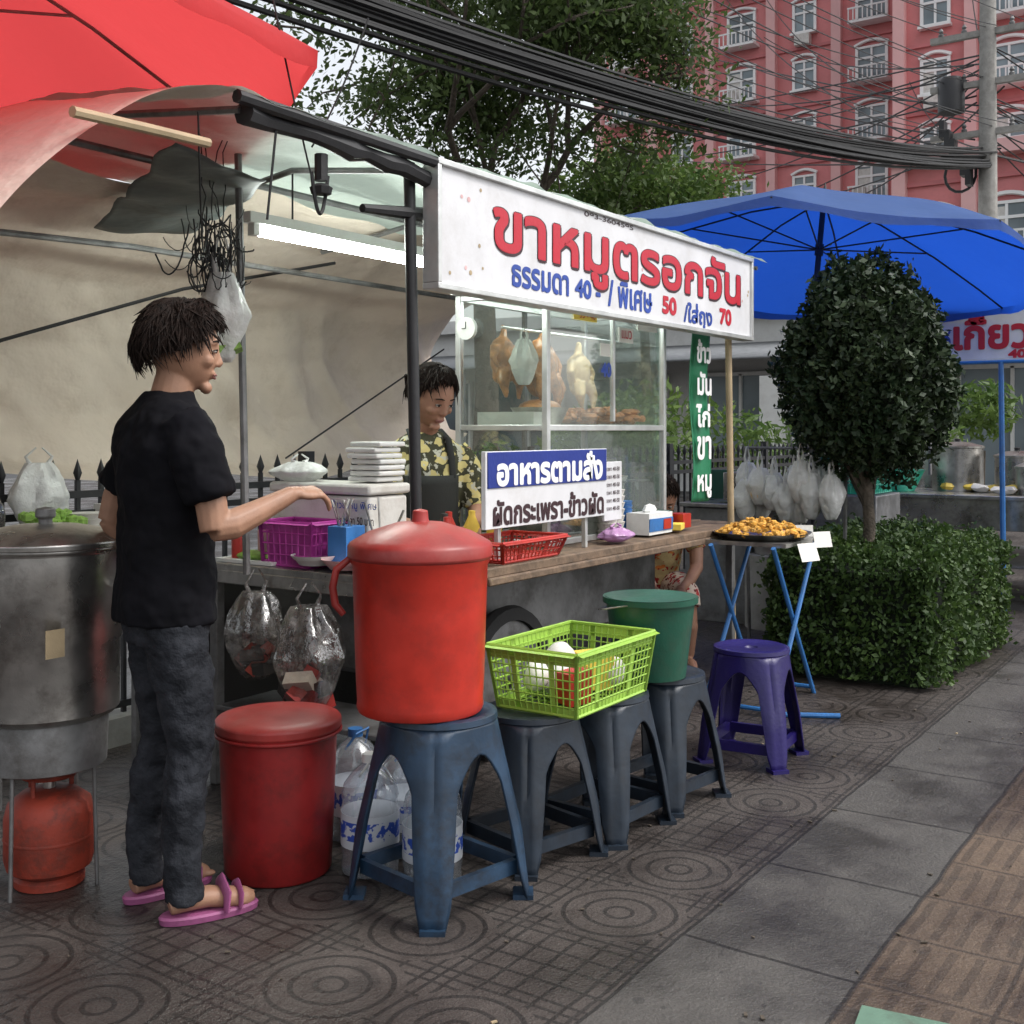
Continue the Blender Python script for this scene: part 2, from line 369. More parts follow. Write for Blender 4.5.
b=MB(); b.add([(-600,-600,-.14),(600,-600,-.14),(600,600,-.14),(-600,600,-.14)],[(0,1,2,3)]); b.obj('ground',['asphalt'])
b=MB(); b.box((20,14.6,-.07),(80,30,.14)); b.obj('sidewalk',['pave'])
b=MB()
for i in range(60): b.box((-19+i*1.33,-.52,-.06),(1.32,.2,.146))
b.obj('kerb',['conc'],bevel=.015)
b=MB()
for y in (-3.9,-7.4):
    for i in range(20): b.add([(-15+i*4,y,-.136),(-13+i*4,y,-.136),(-13+i*4,y+.12,-.136),(-15+i*4,y+.12,-.136)],[(0,1,2,3)])
b.obj('road_markings',['white'])

# ------------------------------------------------------------ fence
b=MB()
x=-2.0
while x<17:
    b.box((x,4.2,.58),(.018,.018,1.12)); b.lathe([(.0,.09),(.02,.03),(.009,0)][::-1],(x,4.2,1.14),6); x+=.115
for z in (.16,1.0,1.08): b.box((7.5,4.2,z),(19,.035,.03))
for k in range(10): b.box((-2+k*2.1,4.2,.62),(.06,.06,1.24))
b.box((7.5,4.2,.06),(19,.16,.12),1)
b.obj('iron_fence',['black','conc'])

# ------------------------------------------------------------ tarpaulins
def wav(x,y,z,k): return mnoise.noise(Vector((x,y,z))*k)
def sdrop(s): 
    u=max(0,(2.16-s)/1.5); return min(1.95*u*u,.50)
def backf(u,v):
    s=0.6+5.35*u
    prof=[(3.5,2.34),(4.0,2.27),(4.45,2.05),(4.62,1.75),(4.62,1.42),(4.5,1.2),(4.38,1.13)]
    t=v*(len(prof)-1); i=min(int(t),len(prof)-2); f=t-i
    r=prof[i][0]*(1-f)+prof[i+1][0]*f; z=prof[i][1]*(1-f)+prof[i+1][1]*f
    e=max(0,(u-.9)/.1); z+= .22*e*e*v - .05*math.sin(u*9)*v*.6
    z-=sdrop(s)*.8*(1-v)**1.5
    z+=.03*wav(s,r,0,1.7)*2
    fold=mnoise.noise(Vector((s*2.2+z*1.6,z*.9,3))); f2=mnoise.noise(Vector((s*5+z*4,z*2,8)))
    m_=math.sin(math.pi*v)
    r+=.06*wav(s,z,3,2.1)*2+.13*abs(fold)*m_+.035*abs(f2)*m_+.10*abs(math.sin(s*1.55+.4))*m_*(.4+v*.6)
    z+=-.05*abs(math.sin(u*math.pi*4))*(1-v)
    return (s,r,z)
b=MB(); b.grid(backf,150,74)
b.obj('backdrop_tarpaulin',['tarp'],ang=180)
def rooff(u,v):
    s=2.15+3.80*u; r=2.34+1.5*v
    z=2.27+.13*math.sin(v*math.pi*.8)-.045*abs(math.sin(u*math.pi*3))*math.sin(math.pi*v)+.02*wav(s,r,0,3)+.018*wav(s,r,5,9)
    return (s,r,z)
b=MB(); b.grid(rooff,90,40); b.obj('roof_tarpaulin',['roof'],ang=180)
def leftf(u,v):
    s=2.16-1.0*u; r=2.36+1.35*v
    z=2.27-sdrop(s)*(1-.08*v)+.07*math.sin(v*math.pi*.8)+.02*wav(s,r,0,2.2)+.012*wav(s,r,2,7)
    return (s,r,z)
b=MB(); b.grid(leftf,50,40); b.obj('side_tarpaulin',['tarps'],ang=180)
b=MB()
A_,B_,C_,D_=Vector((2.22,2.70,2.20)),Vector((2.75,2.86,2.20)),Vector((3.30,3.90,2.20)),Vector((2.85,3.95,2.17))
def flapf(u,v):
    p=(A_*(1-u)+B_*u)*(1-v)+(D_*(1-u)+C_*u)*v; p.z+=.03*wav(p.x,p.y,0,4)-.02*math.sin(u*math.pi); p.x+=.03*wav(p.y,p.z,1,5); return tuple(p)
b.grid(flapf,24,24); b.obj('dark_roof_panel',['darktarp'],ang=180,solid=.004)

# frame of the stall roof
b=MB()
b.tube([(2.15,2.36,2.26),(3.05,2.36,2.25)],.02,8,0)
b.tube([(2.2+i*.085,2.39+random.uniform(-.01,.01),2.235-.0035*i+random.uniform(-.008,.008)) for i in range(11)],[random.uniform(.022,.038) for i in range(11)],8,0)
b.tube([(3.03,2.44,.86),(2.985,2.44,2.25)],.020,10,0)
b.tube([(2.75,2.44,2.06),(3.2,2.44,2.10)],[.014,.03],8,0)
b.tube([(2.2,3.3,2.3),(6,3.3,2.3)],.014,8,1)
b.tube([(1.0,3.9,2.02),(3.0,3.9,2.1),(6,3.9,2.1)],.013,8,1)
for s_ in (2.2,3.1,4.1,5.1,5.95): b.tube([(s_,2.4,2.24),(s_,3.1,2.33),(s_,3.9,2.22)],.012,6,1)
b.tube([(1.9,4.45,1.42),(2.7,4.35,1.72),(3.5,4.2,2.0),(4.3,4.0,2.2)],.009,6,0)
b.tube([(5.74,2.45,0.0),(5.66,2.45,2.2)],.018,10,2)
b.tube([(4.35,4.4,1.2),(5.6,4.3,1.85)],.005,6,0)
b.tube([(2.76,2.98,.85),(2.72,2.98,2.3)],.013,8,1)
b.tube([(5.9,3.9,0),(5.9,3.9,2.25)],.018,8,1)
b.tube([(2.2,3.75,0),(2.2,3.7,2.3)],.016,8,1)
b.obj('canopy_frame',['black','steeldk','bamboo'])
b=MB(); b.tube([(1.62,2.33,2.09),(1.85,2.34,2.10),(2.05,2.36,2.11)],.014,8); b.obj('bamboo_pole',['bamboo'])

# ropes and wire tangle
b=MB()
def hang(p,q,sag,n=10,rad=.004,mi=0,w=0):
    p,q=Vector(p),Vector(q)
    b.tube([p.lerp(q,i/n)+Vector((random.gauss(0,w),random.gauss(0,w),-sag*4*(i/n)*(1-i/n))) for i in range(n+1)],rad,5,mi)
hang((2.32,2.4,2.6),(2.5,2.4,2.05),.02,14,.003); hang((2.62,2.3,2.6),(2.5,2.42,2.2),.03,14,.003); hang((2.32,2.38,2.24),(2.3,2.4,1.95),.0)
hang((2.05,2.4,2.2),(2.6,3.0,2.1),.25,14,.003)
for k in range(46):
    a=(2.60+random.uniform(-.10,.10),2.97+random.uniform(-.08,.08),2.05+random.uniform(-.14,.05)); c=(a[0]+random.uniform(-.10,.10),a[1]+random.uniform(-.08,.08),a[2]-random.uniform(-.02,.12))
    hang(a,c,random.uniform(.03,.16),14,random.choice([.0016,.002,.003]),0,.0015)
for k in range(6):
    z0_=random.uniform(1.85,2.0); cx,cy=2.62+random.uniform(-.07,.07),2.98
    rr=random.uniform(.03,.06); b.tube([(cx+rr*math.cos(t*.5),cy+.01*t*.1,z0_+rr*1.3*math.sin(t*.5)) for t in range(0,26)],.0028,5)
for k in range(4):
    hang((2.55+random.uniform(-.1,.12),2.95,2.32),(2.6+random.uniform(-.05,.05),2.97,1.97),.0,9,.0022,0,.006)
b.lathe([(.02,0),(.02,.08)],(2.52,2.4,2.1),8); b.lathe([(.03,0),(.035,.02),(.02,.03)],(2.52,2.4,2.06),8)
hang((2.48,2.4,2.12),(2.55,2.4,2.12),.12,10,.006)
b.obj('hanging_wires',['cable'])

# fluorescent tube
L=empty('fluorescent_lamp')
b=MB(); b.tube([(3.02,3.2,2.10),(4.1,3.2,2.10)],.02,12); b.obj('tube',['tube'],L)
b=MB(); b.box((3.56,3.2,2.145),(1.2,.05,.04)); b.box((3.0,3.2,2.11),(.03,.035,.06)); b.box((4.12,3.2,2.11),(.03,.035,.06)); b.obj('fitting',['white'],L)
b=MB(); b.tube([(3.2,3.2,2.16),(3.2,3.2,2.36)],.004,5); b.tube([(3.9,3.2,2.16),(3.9,3.2,2.36)],.004,5); b.obj('hanger',['cable'],L)

# ------------------------------------------------------------ main stall sign
b=MB(); b.box((4.39,2.38,2.045),(2.70,.05,.41),0)
for z in (1.836,2.254): b.box((4.39,2.375,z),(2.74,.07,.022),1)
for x in (3.03,5.75): b.box((x,2.375,2.045),(.022,.068,.396),1)
S=b.obj('stall_sign',['sign','alu'],bevel=.003)
Y0=2.3535
btext('ขาหมูตรอกจัน',(3.345,Y0,2.005),FR,'tdark',S,bold=.0125,k=0,width=2.24,height=.27,name='headline_outline')
btext('ขาหมูตรอกจัน',(3.340,Y0-.0015,2.008),FR,'tred',S,bold=.0055,k=0,width=2.24,height=.27,name='headline')
btext('ธรรมดา',(3.47,Y0,1.885),FR,'tblue',S,bold=.003,height=.078,width=.40)
btext('40 -',(3.93,Y0,1.89),FR,'tblue',S,bold=.004,height=.07,width=.2)
btext('/ พิเศษ',(4.20,Y0,1.878),FR,'tblue',S,bold=.003,height=.11,width=.40)
btext('50',(4.70,Y0,1.89),FR,'tred',S,bold=.005,height=.075,width=.14)
btext('/ใส่ถุง',(4.93,Y0,1.868),FR,'tblue',S,bold=.003,height=.12,width=.32)
btext('70',(5.34,Y0,1.89),FR,'tred',S,bold=.005,height=.075,width=.14)
text('093-3604595',(4.0,Y0,2.222),FR,'tdark',S,height=.020,width=.42)
b=MB()
random.seed(3)
for k in range(16):
    x=random.choice([random.uniform(3.08,3.3),random.uniform(5.62,5.72),random.uniform(3.1,5.7)]); z=random.uniform(1.88,2.2)
    b.lathe([(0,0),(random.uniform(.005,.010),.0005)],(0,0,0),8,random.choice([0,1]),M1=Matrix.Translation((x,Y0+.0008,z))@Matrix.Rotation(R(90),4,'X'))
b.obj('printed_dots',['pink','bamboo'],S)

# ------------------------------------------------------------ the cart
cart=empty('food_cart')
b=MB()
for k in range(3): b.box((4.6,2.455+k*.153,.83+.002*k),(2.5,.15,.038-.003*(k%2)),0)
b.box((4.6,2.372,.80),(2.5,.02,.03),0)
b.obj('wooden_counter',['wood'],cart,bevel=.006)
b=MB()
b.box((3.14,2.90,.835),(.40,1.02,.03),0); b.box((4.75,2.975,.835),(1.45,.28,.028),0)
b.box((2.95,2.90,.80),(.025,1.02,.05),0)
for p in ((2.98,2.42),(2.98,3.38),(5.7,2.45),(5.5,3.1)): b.box((p[0],p[1],.41),(.04,.04,.82),1)
b.box((4.4,2.95,.60),(2.1,.36,.40),1)
b.box((3.3,2.95,.62),(.02,.36,.38),1)
b.box((4.3,3.45,.42),(2.7,.02,.78),2)  # added dark sheet, stands in for the deep shade under and behind the cart
b.box((3.1,2.95,.3),(.3,.8,.02),1)
b.obj('cart_body',['steel','steeldk','dark'],cart,bevel=.004)
b=MB()
for y in (2.68,3.2):
    Mx=Matrix.Translation((3.92,y,.31))@Matrix.Rotation(R(90),4,'X')
    b.lathe([(.25,-.03),(.30,-.028),(.31,0),(.30,.028),(.25,.03),(.25,-.03)],(0,0,0),36,0,Mx)
    b.lathe([(.245,-.012),(.255,0),(.245,.012)],(0,0,0),36,1,Mx); b.lathe([(0.03,-.05),(.03,.05)],(0,0,0),12,1,Mx)
    for k in range(12):
        a=k*math.pi/6; b.tube([(3.92,y,.31),(3.92+.25*math.cos(a),y,.31+.25*math.sin(a))],.004,5,1)
b.tube([(3.92,2.66,.31),(3.92,3.2,.31)],.015,8,1)
b.obj('wheels',['rubber','steeldk'],cart)

# glass display case
gc=empty('glass_display_case')
b=MB(); x0,x1,y0,y1,z0,z1=4.1,5.20,2.60,3.06,.85,1.95
for x in (x0,x1):
    for y in (y0,y1): b.box((x,y,(z0+z1)/2),(.028,.028,z1-z0),0)
for z in (z0+.014,1.36,z1-.014):
    for y in (y0,y1): b.box(((x0+x1)/2,y,z),(x1-x0-.028,.024,.026),0)
    for x in (x0,x1): b.box((x,(y0+y1)/2,z),(.024,y1-y0-.028,.026),0)
b.box((4.68,y0,1.66),(.02,.02,.54),0)
b.box((4.65,2.83,1.362),(1.07,.43,.006),1); b.box((4.65,2.83,1.962),(1.16,.52,.018),0)
b.tube([(4.1,2.83,1.8),(5.2,2.83,1.8)],.008,6,0)
b.obj('frame',['alu','steel'],gc,bevel=.003)
b=MB()
b.box((4.65,y0,1.4),(1.06,.004,1.06)); b.box((x0,2.83,1.4),(.004,.42,1.06)); b.box((x1,2.83,1.4),(.004,.42,1.06))
b.obj('glass_panes',['glass'],gc)
b=MB(); b.tube([(4.25,2.75,1.925),(5.1,2.75,1.925)],.012,10); b.obj('case_lamp_tube',['tube2'],gc)
random.seed(41)
def bird(b,x,y,z,k,mi):
    b.ell((x,y,z),(.085*k,.07*k,.115*k),mi); b.ell((x,y,z-.09*k),(.06*k,.055*k,.055*k),mi)
    for sg in (-1,1):
        b.tube([(x+sg*.04,y-.03,z-.06),(x+sg*.07,y-.05,z-.12),(x+sg*.05,y-.05,z-.19)],[.036,.026,.009],8,mi)
        b.tube([(x+sg*.06,y,z+.05),(x+sg*.105,y-.02,z-.01),(x+sg*.08,y-.03,z-.05)],[.024,.018,.008],8,mi)
    b.tube([(x,y,z+.09),(x+.01,y,z+.13),(x,y,z+.145)],[.024,.015,.01],8,mi)
b=MB(); bird(b,4.36,2.80,1.645,1.0,0); bird(b,4.56,2.9,1.66,.9,0); bird(b,4.24,2.92,1.68,.85,0)
b.jitter(.012,22); b.obj('roast_poultry',['roast'],gc,remesh=.007,smooth_it=2)
b=MB(); bird(b,4.87,2.9,1.64,.85,0); b.jitter(.01,20); b.obj('poached_poultry',['pale'],gc,remesh=.007,smooth_it=2)
b=MB()
for k in range(70):
    x=random.uniform(4.58,5.12); y=random.uniform(2.64,2.9); b.ell((x,y,1.385+random.random()*.06),(random.uniform(.025,.05),random.uniform(.02,.035),.02),0,8,rz=random.random()*3)
b.jitter(.008,40); b.obj('braised_pork_pieces',['roast'],gc)
b=MB()
b.lathe([(.09,0),(.13,.08),(.135,.085),(.125,.08),(.0,.02)],(4.3,2.8,.87),20,0)
for k in range(5): b.lathe([(.06,0),(.075,.02),(.08,.022)],(4.95,2.78,.87+k*.025),18,0)
b.ell((4.3,2.8,.97),(.11,.1,.05),1); b.lathe([(.1,0),(.1,.16),(.105,.165),(.09,.16),(.0,.15)],(4.65,2.86,.87),22,0)
b.box((4.2,2.84,1.40),(.12,.3,.06),2); b.lathe([(.09,0),(.13,.08),(.135,.085),(.125,.08),(.0,.02)],(4.33,2.78,1.366),20,0); b.ell((4.33,2.78,1.45),(.1,.1,.04),3)
b.box((4.88,2.78,1.371),(.56,.3,.012),2)
b.lathe([(.1,0),(.14,.12),(.145,.125),(.13,.12),(.0,.02)],(4.9,2.8,1.0),22,2); b.ell((4.9,2.8,1.12),(.12,.12,.04),3)
b.box((4.62,2.82,1.10),(1.0,.38,.006),0)
for k in range(6): b.lathe([(.045,0),(.05,.10),(.045,.105),(0,.106)],(4.24+k*.17,2.86,1.104),16,[2,3,0,1,2,0][k])
for k in range(3): b.lathe([(.05,0),(.055,.12),(.05,.125),(0,.126)],(4.5+k*.14,2.95,.87),16,[2,3,0][k])
b.obj('bowls_and_vegetables',['steel','cabbage','foam','roast'],gc)
b=MB(); b.lathe([(0,0),(.05,0),(.05,.02),(.0,.02)],(0,0,0),24,0,Matrix.Translation((4.085,3.0,1.80))@Matrix.Rotation(R(-90),4,'Y')); 
b.box((4.064,3.0,1.815),(.002,.004,.03),1); b.box((4.064,3.01,1.80),(.002,.022,.004),1)
b.obj('wall_clock',['white','black'],gc)
b=MB()
b.box((4.80,2.594,1.80),(.14,.003,.07),0); b.box((4.42,2.594,1.865),(.2,.003,.05),1); b.box((5.02,2.594,1.86),(.2,.003,.05),0); b.box((4.60,2.594,1.72),(.09,.003,.06),0)
b.obj('price_stickers',['paper','yellow'],gc)
text('แมว',(4.745,2.590,1.785),FR,'tred',gc,height=.04,width=.1)
btext('40',(4.56,2.592,1.60),FR,'tblue',gc,bold=.004,height=.06,width=.09)
text('35 - 40',(4.36,2.590,1.85),FR,'tred',gc,height=.03,width=.14)
b=MB(); b.grid(lambda u,v:(5.32+.21*u,2.5-.012*math.sin(v*7)+.01*math.sin(u*6),.98+.88*v),6,30); B=b.obj('vertical_banner',['greens'],solid=.003)
for k,ch in enumerate(['ข้าว','มัน','ไก่','ขา','หมู']):
    btext(ch,(5.335,2.476,1.70-k*.165),FR,'twhite',B,bold=.004,height=.115,width=.165)

# blue counter sign
b=MB(); b.box((3.885,2.45,1.125),(.91,.02,.29),0); b.box((3.885,2.438,1.20),(.89,.006,.135),1)
b.box((3.55,2.47,.92),(.02,.02,.14),2); b.box((4.2,2.47,.92),(.02,.02,.14),2)
S=b.obj('menu_sign',['sign','blues','alu'],bevel=.002)
btext('อาหารตามสั่ง',(3.49,2.4335,1.145),FR,'twhite',S,bold=.005,width=.79,height=.115)
btext('ผัดกระเพรา-ข้าวผัด',(3.47,2.4385,.995),FR,'tdark',S,bold=.003,width=.83,height=.10)
b=MB(); b.box((4.44,2.47,1.08),(.16,.012,.26),0); S2=b.obj('small_price_card',['sign'],bevel=.002)
for k in range(6): text('ราคา 40-50',(4.375,2.462,1.17-k*.035),FR,'tdark',S2,width=.12,height=.018)

# things on the counter
def basket(c,lx,ly,h,flare=1.12,cells=(12,8,5),rz=0,fine=.003):
    b=MB(Matrix.Translation(c)@Matrix.Rotation(rz,4,'Z'))
    def P(u,side,z):
        k=1+(flare-1)*z/h; X,Yy=lx/2*k,ly/2*k
        return [(u*X,-Yy,z),(X,u*Yy,z),(-u*X,Yy,z),(-X,-u*Yy,z)][side]
    for side in range(4):
        n=cells[0] if side%2==0 else cells[1]
        for i in range(n+1):
            u=-1+2*i/n; b.tube([P(u,side,0),P(u,side,h)],fine,4)
        for j in range(cells[2]+1):
            z=h*j/cells[2]; rr=fine if 0<j<cells[2] else .006
            b.tube([P(-1,side,z),P(0,side,z),P(1,side,z)],rr,5)
        for sg in (-1,1): b.tube([P(sg,side,0),P(sg,side,h)],.008,5)
        for (za,zb) in ((h*.80,h),(0,h*.12)):
            b.add([P(-1,side,za),P(1,side,za),P(1,side,zb),P(-1,side,zb)],[(0,1,2,3)])
        for uu in (-.45,.45): b.add([P(uu-.05,side,0),P(uu+.05,side,0),P(uu+.05,side,h),P(uu-.05,side,h)],[(0,1,2,3)])
        a,c2=P(-1,side,h),P(1,side,h)
        o=[(0,-1),(1,0),(0,1),(-1,0)][side]
        b.add([a,c2,(c2[0]+o[0]*.022,c2[1]+o[1]*.022,h-.006),(a[0]+o[0]*.022,a[1]+o[1]*.022,h-.006)],[(0,1,2,3)])
    n=10
    for i in range(n+1):
        x=-lx/2+lx*i/n; b.tube([(x,-ly/2,0),(x,ly/2,0)],.003,4)
        y=-ly/2+ly*i/n; b.tube([(-lx/2,y,0.001),(lx/2,y,0.001)],.003,4)
    return b
b=basket((3.66,2.5,.858),.38,.22,.075,1.2,(16,10,3)); b.obj('red_tray_basket',['red'])
b=basket((3.07,3.02,.853),.16,.24,.16,1.08,(6,8,4)); b.box((0,0,.075),(.13,.21,.13)); b.obj('magenta_basket',['magenta'])
b=MB(); b.box((3.07,2.80,.93),(.1,.09,.15),0); 
for k in range(10): b.tube([(3.07+random.uniform(-.03,.03),2.8+random.uniform(-.03,.03),.98),(3.07+random.uniform(-.07,.07),2.8+random.uniform(-.07,.07),1.10)],.003,5,1)
b.obj('cutlery_box',['bluepl','steel'],bevel=.004)
b=MB(); b.box((3.27,3.02,.98),(.22,.50,.25),0); b.box((3.27,3.02,1.13),(.24,.52,.04),0); S=b.obj('foam_cooler_box',['foam'],bevel=.012)
text('ข้าวขาหมู พิเศษ',(3.153,2.95,1.06),FL,'tblue',S,width=.22,height=.04)
text('เกาเหลา 50 บาท',(3.158,2.93,1.00),FL,'tdark',S,width=.18,height=.03)
b=MB()
for k in range(7): b.box((3.30+random.uniform(-.008,.008),2.86+random.uniform(-.008,.008),1.165+k*.022),(.15,.15,.018),0)
b.obj('stack_of_takeaway_boxes',['white'],bevel=.006)
b=MB(); b.lathe([(.055,0),(.065,.10),(.068,.11),(.05,.115),(0,.12)],(3.47,2.62,.857),20,0); b.obj('pink_tub',['pink'])
b=MB()
for (x,y,n) in ((4.56,2.56,9),(4.66,2.58,7),(4.61,2.68,8)):
    for k in range(n): b.lathe([(.038,0),(.048,.03),(.05,.032)],(x,y,.862+k*.03),16,0)
b.obj('stack_of_foam_cups',['foam'],solid=.002)
b=MB(); 
for k in range(6): b.lathe([(.03,0),(.045,.05),(.047,.052)],(4.78,2.6,.862+k*.02),14,0)
b.obj('stack_of_blue_cups',['bluepl'],solid=.002)
b=MB(); b.box((4.86,2.5,.91),(.24,.12,.10),0); b.box((4.86,2.438,.905),(.24,.004,.06),1); b.box((4.92,2.436,.905),(.08,.003,.05),2); b.ell((4.86,2.5,.97),(.05,.03,.03),0,8); b.jitter(.003,20)
b.obj('tissue_box',['white','bluepl','orange'])
b=MB(); b.box((5.05,2.55,.91),(.10,.1,.09),0); b.box((5.05,2.498,.91),(.1,.004,.05),1); b.box((5.18,2.5,.90),(.09,.09,.07),2); b.box((5.06,2.46,.88),(.12,.07,.03),1,rz=.3); b.obj('snack_cartons',['green','yellow','orange'],bevel=.003)
def bag(name,c,rx,ry,h,mt,seed=0,tie=.12,par=None,fill=None,rough=1.0,liquid=False):
    random.seed(seed); b=MB(); n=36; prof=[]
    for i in range(20):
        t=i/19; r=math.sin(min(1,t*1.25+.16)*math.pi*.5)**.7 if t<.5 else 1-(t-.5)**1.5*2.0*.85
        prof.append((max(r,.1),t*h))
    prof[0]=(.35,0); b.lathe(prof,(0,0,0),n,0,Matrix.Translation(c)@Matrix.Diagonal((rx,ry,1,1)))
    for i,p in enumerate(b.v):
        a=math.atan2(p[1]-c[1],p[0]-c[0]); zz=(p[2]-c[2])/h
        k=(.12*math.sin(a*7+seed)+.08*math.sin(a*11+seed*2+zz*3))*zz+rough*(.24*mnoise.noise(Vector((math.cos(a)*1.8,math.sin(a)*1.8,zz*2.5+seed)))+.09*mnoise.noise(Vector((math.cos(a)*6,math.sin(a)*6,zz*7+seed))))
        b.v[i]=(c[0]+(p[0]-c[0])*(1+k),c[1]+(p[1]-c[1])*(1+k),p[2])
    for sg in (-1,1):
        b.tube([(c[0]+sg*rx*.25,c[1],c[2]+h*.95),(c[0]+sg*rx*.45,c[1],c[2]+h+tie*.4),(c[0]+sg*rx*.1,c[1],c[2]+h+tie)],[.012,.006,.003],6,0)
    mats=[mt]
    if fill:
        if liquid: b.ell((c[0],c[1],c[2]+h*.33),(rx*.78,ry*.78,h*.26),1,14)
        else:
            for j in range(9):
                b.box((c[0]+random.uniform(-.4,.4)*rx,c[1]+random.uniform(-.4,.4)*ry,c[2]+h*random.uniform(.12,.34)),(rx*.75,ry*.45,h*.13),1+j%len(fill),rz=random.random()*3,rx=random.random(),ry=random.random())
        mats+=fill
    return b.obj(name,mats,par,ang=60)
bag('lilac_bag',(4.42,2.44,.858),.1,.07,.06,'lilac',2,.02)
bag('white_bag',(3.24,3.20,1.145),.10,.12,.08,'bagw',4,.03)
bag('hanging_plastic_bag',(2.88,2.80,.36),.13,.12,.38,'bag',5,.08,fill=['red','paper','dark','redbin'])
bag('hanging_plastic_bag',(2.88,3.06,.46),.11,.12,.31,'bag',9,.08,fill=['dark','rust'])
bag('hanging_plastic_bag',(2.64,2.97,1.58),.085,.085,.30,'bagw',12,.14,fill=['cabbage'])
bag('plastic_bag_on_fence',(2.70,4.1,.92),.13,.08,.30,'bagw',15,.06,fill=['cabbage'])
bag('plastic_bag_on_fence',(2.42,4.08,.86),.11,.08,.32,'bag',16,.08,fill=['paper','green'])
bag('plastic_bag_on_fence',(3.35,4.1,.95),.11,.08,.26,'bagw',19,.06)
bag('plastic_bag_in_case',(4.2,2.78,1.55),.06,.06,.2,'bagw',17,.05)
bag('counter_bag',(3.36,2.46,.858),.08,.07,.07,'bagw',18,.02)
b=MB()
for (x,y) in ((3.02,3.3),(3.06,3.2),(3.45,2.76),(3.52,2.70),(3.6,2.74),(3.38,2.58),(3.7,2.7),(3.8,2.66)):
    b.lathe([(.03,0),(.032,.11),(.014,.15),(.014,.17),(0,.172)],(x,y,.856),12,random.choice([0,1,2,3]))
b.obj('sauce_bottles',['pink','red','dark','yellow'])
b=MB()
for k in range(3): b.lathe([(.06,0),(.09,.035),(.093,.036),(.08,.02),(0,.01)],(3.02,2.60+k*.15,.852+.006*k),18,k%2)
b.tube([(3.14,2.70,.87),(3.2,2.64,1.06)],.005,6,2); b.lathe([(.05,0),(.055,.12),(.05,.12),(.0,.02)],(3.12,2.68,.852),16,2)
b.tube([(3.12,2.69,.9),(3.08,2.72,1.09)],.004,6,2); b.tube([(3.11,2.67,.9),(3.13,2.70,1.11)],.004,6,2)
b.obj('bowls_and_ladles',['white','pink','steel'])
b=MB(); b.box((3.04,3.22,.858),(.16,.30,.012)); b.ell((3.04,3.22,.875),(.06,.12,.02),1); b.obj('chopping_tray',['white','cabbage'])

# ------------------------------------------------------------ stools, bins, buckets
def stool(c,rot,mt,h=.45,wide=.195,rt=.145):
    b=MB(Matrix.Translation(c)@Matrix.Rotation(rot,4,'Z')); n=96
    def zb(ph):
        a=abs(ph)
        if a<R(10): return 0
        if a<R(19): return ((a-R(10))/R(9))**.85*h*.66
        t=(a-R(19))/R(26); return h*(.66+.16*math.sin(min(1,t)*math.pi/2))
    rows=14; vs=[];fs=[]
    for i in range(n):
        th=2*math.pi*i/n; ph=((th+math.pi/4)%(math.pi/2))-math.pi/4
        z_b=zb(ph)
        for j in range(rows+1):
            t=j/rows; z=z_b+(h-.02-z_b)*t; k=1-z/h
            q=(abs(math.cos(th+math.pi/4))**5+abs(math.sin(th+math.pi/4))**5)**(-1/5)
            rr=rt+(wide-rt)*k**.9; qq=1*(1-min(1,k*1.6))+ (q*.98)*min(1,k*1.6)
            rr*=qq; rr-=.008*math.exp(-(ph/R(2.4))**2)*(k>.06)
            vs.append((rr*math.cos(th),rr*math.sin(th),z))
    for i in range(n):
        for j in range(rows):
            a=i*(rows+1)+j;c2=((i+1)%n)*(rows+1)+j; fs.append((a,c2,c2+1,a+1))
    b.add(vs,fs)
    b.lathe([(rt,h-.022),(rt+.008,h-.016),(rt+.006,h-.004),(rt-.008,h),(rt-.02,h-.006),(.03,h-.008),(.022,h-.02)],(0,0,0),40)
    zr=h*.17; rr=(rt+(wide-rt)*(1-zr/h)**.9)*1.10
    for i in range(4):
        a=i*math.pi/2; p=Vector((rr*math.cos(a),rr*math.sin(a),zr)); q=Vector((rr*math.cos(a+math.pi/2),rr*math.sin(a+math.pi/2),zr))
        d=q-p; ang=math.atan2(d.y,d.x); b.box(tuple((p+q)/2),(d.length*.9,.016,.036),0,rz=ang)
        f=(wide*1.12*math.cos(a),wide*1.12*math.sin(a),.006); b.box(f,(.055,.065,.012),0,rz=a)
    return b.obj('plastic_stool',[mt],solid=.007,ang=45)
stool((2.62,2.03,0),R(34),'stoolt',.54,.218,.160)
stool((3.06,2.00,0),R(30),'stool',.46)
stool((3.41,1.93,0),R(40),'stool',.46)
stool((3.80,1.90,0),R(36),'stool',.46)
stool((4.45,1.82,0),R(50),'stoolp',.46)
b=MB(); c=(2.59,2.075,.542)
b.lathe([(.178,0),(.184,.015),(.182,.03),(.186,.1),(.192,.3),(.196,.42),(.202,.43),(.204,.45)],c,48,0)
b.lathe([(.202,.437),(.210,.445),(.210,.475),(.203,.485),(.186,.495),(.15,.515),(.07,.54),(.0,.545)],c,48,1)
b.lathe([(.03,.535),(.024,.55),(.022,.575),(.0,.58)],c,16,1)
b.tube([(2.46,2.215,.99),(2.425,2.25,.95),(2.42,2.26,.90),(2.425,2.255,.85),(2.44,2.235,.82)],[.010,.012,.012,.012,.010],8,1)
b.obj('lidded_container',['orange','lid'],bevel=.003)
b=MB()
b.lathe([(.155,0),(.162,.01),(.17,.2),(.178,.42),(.186,.425),(.188,.44)],(2.50,2.56,.002),44,0)
b.lathe([(.186,.435),(.192,.44),(.192,.462),(.185,.47),(.15,.478),(.08,.49),(0,.493)],(2.50,2.56,.002),44,1)
b.tube([(2.50+.19*math.cos(t),2.56+.19*math.sin(t),.43) for t in [i*2*math.pi/40 for i in range(41)]],.006,6,0)
b.obj('red_bin',['redbin','lid'],bevel=.003)
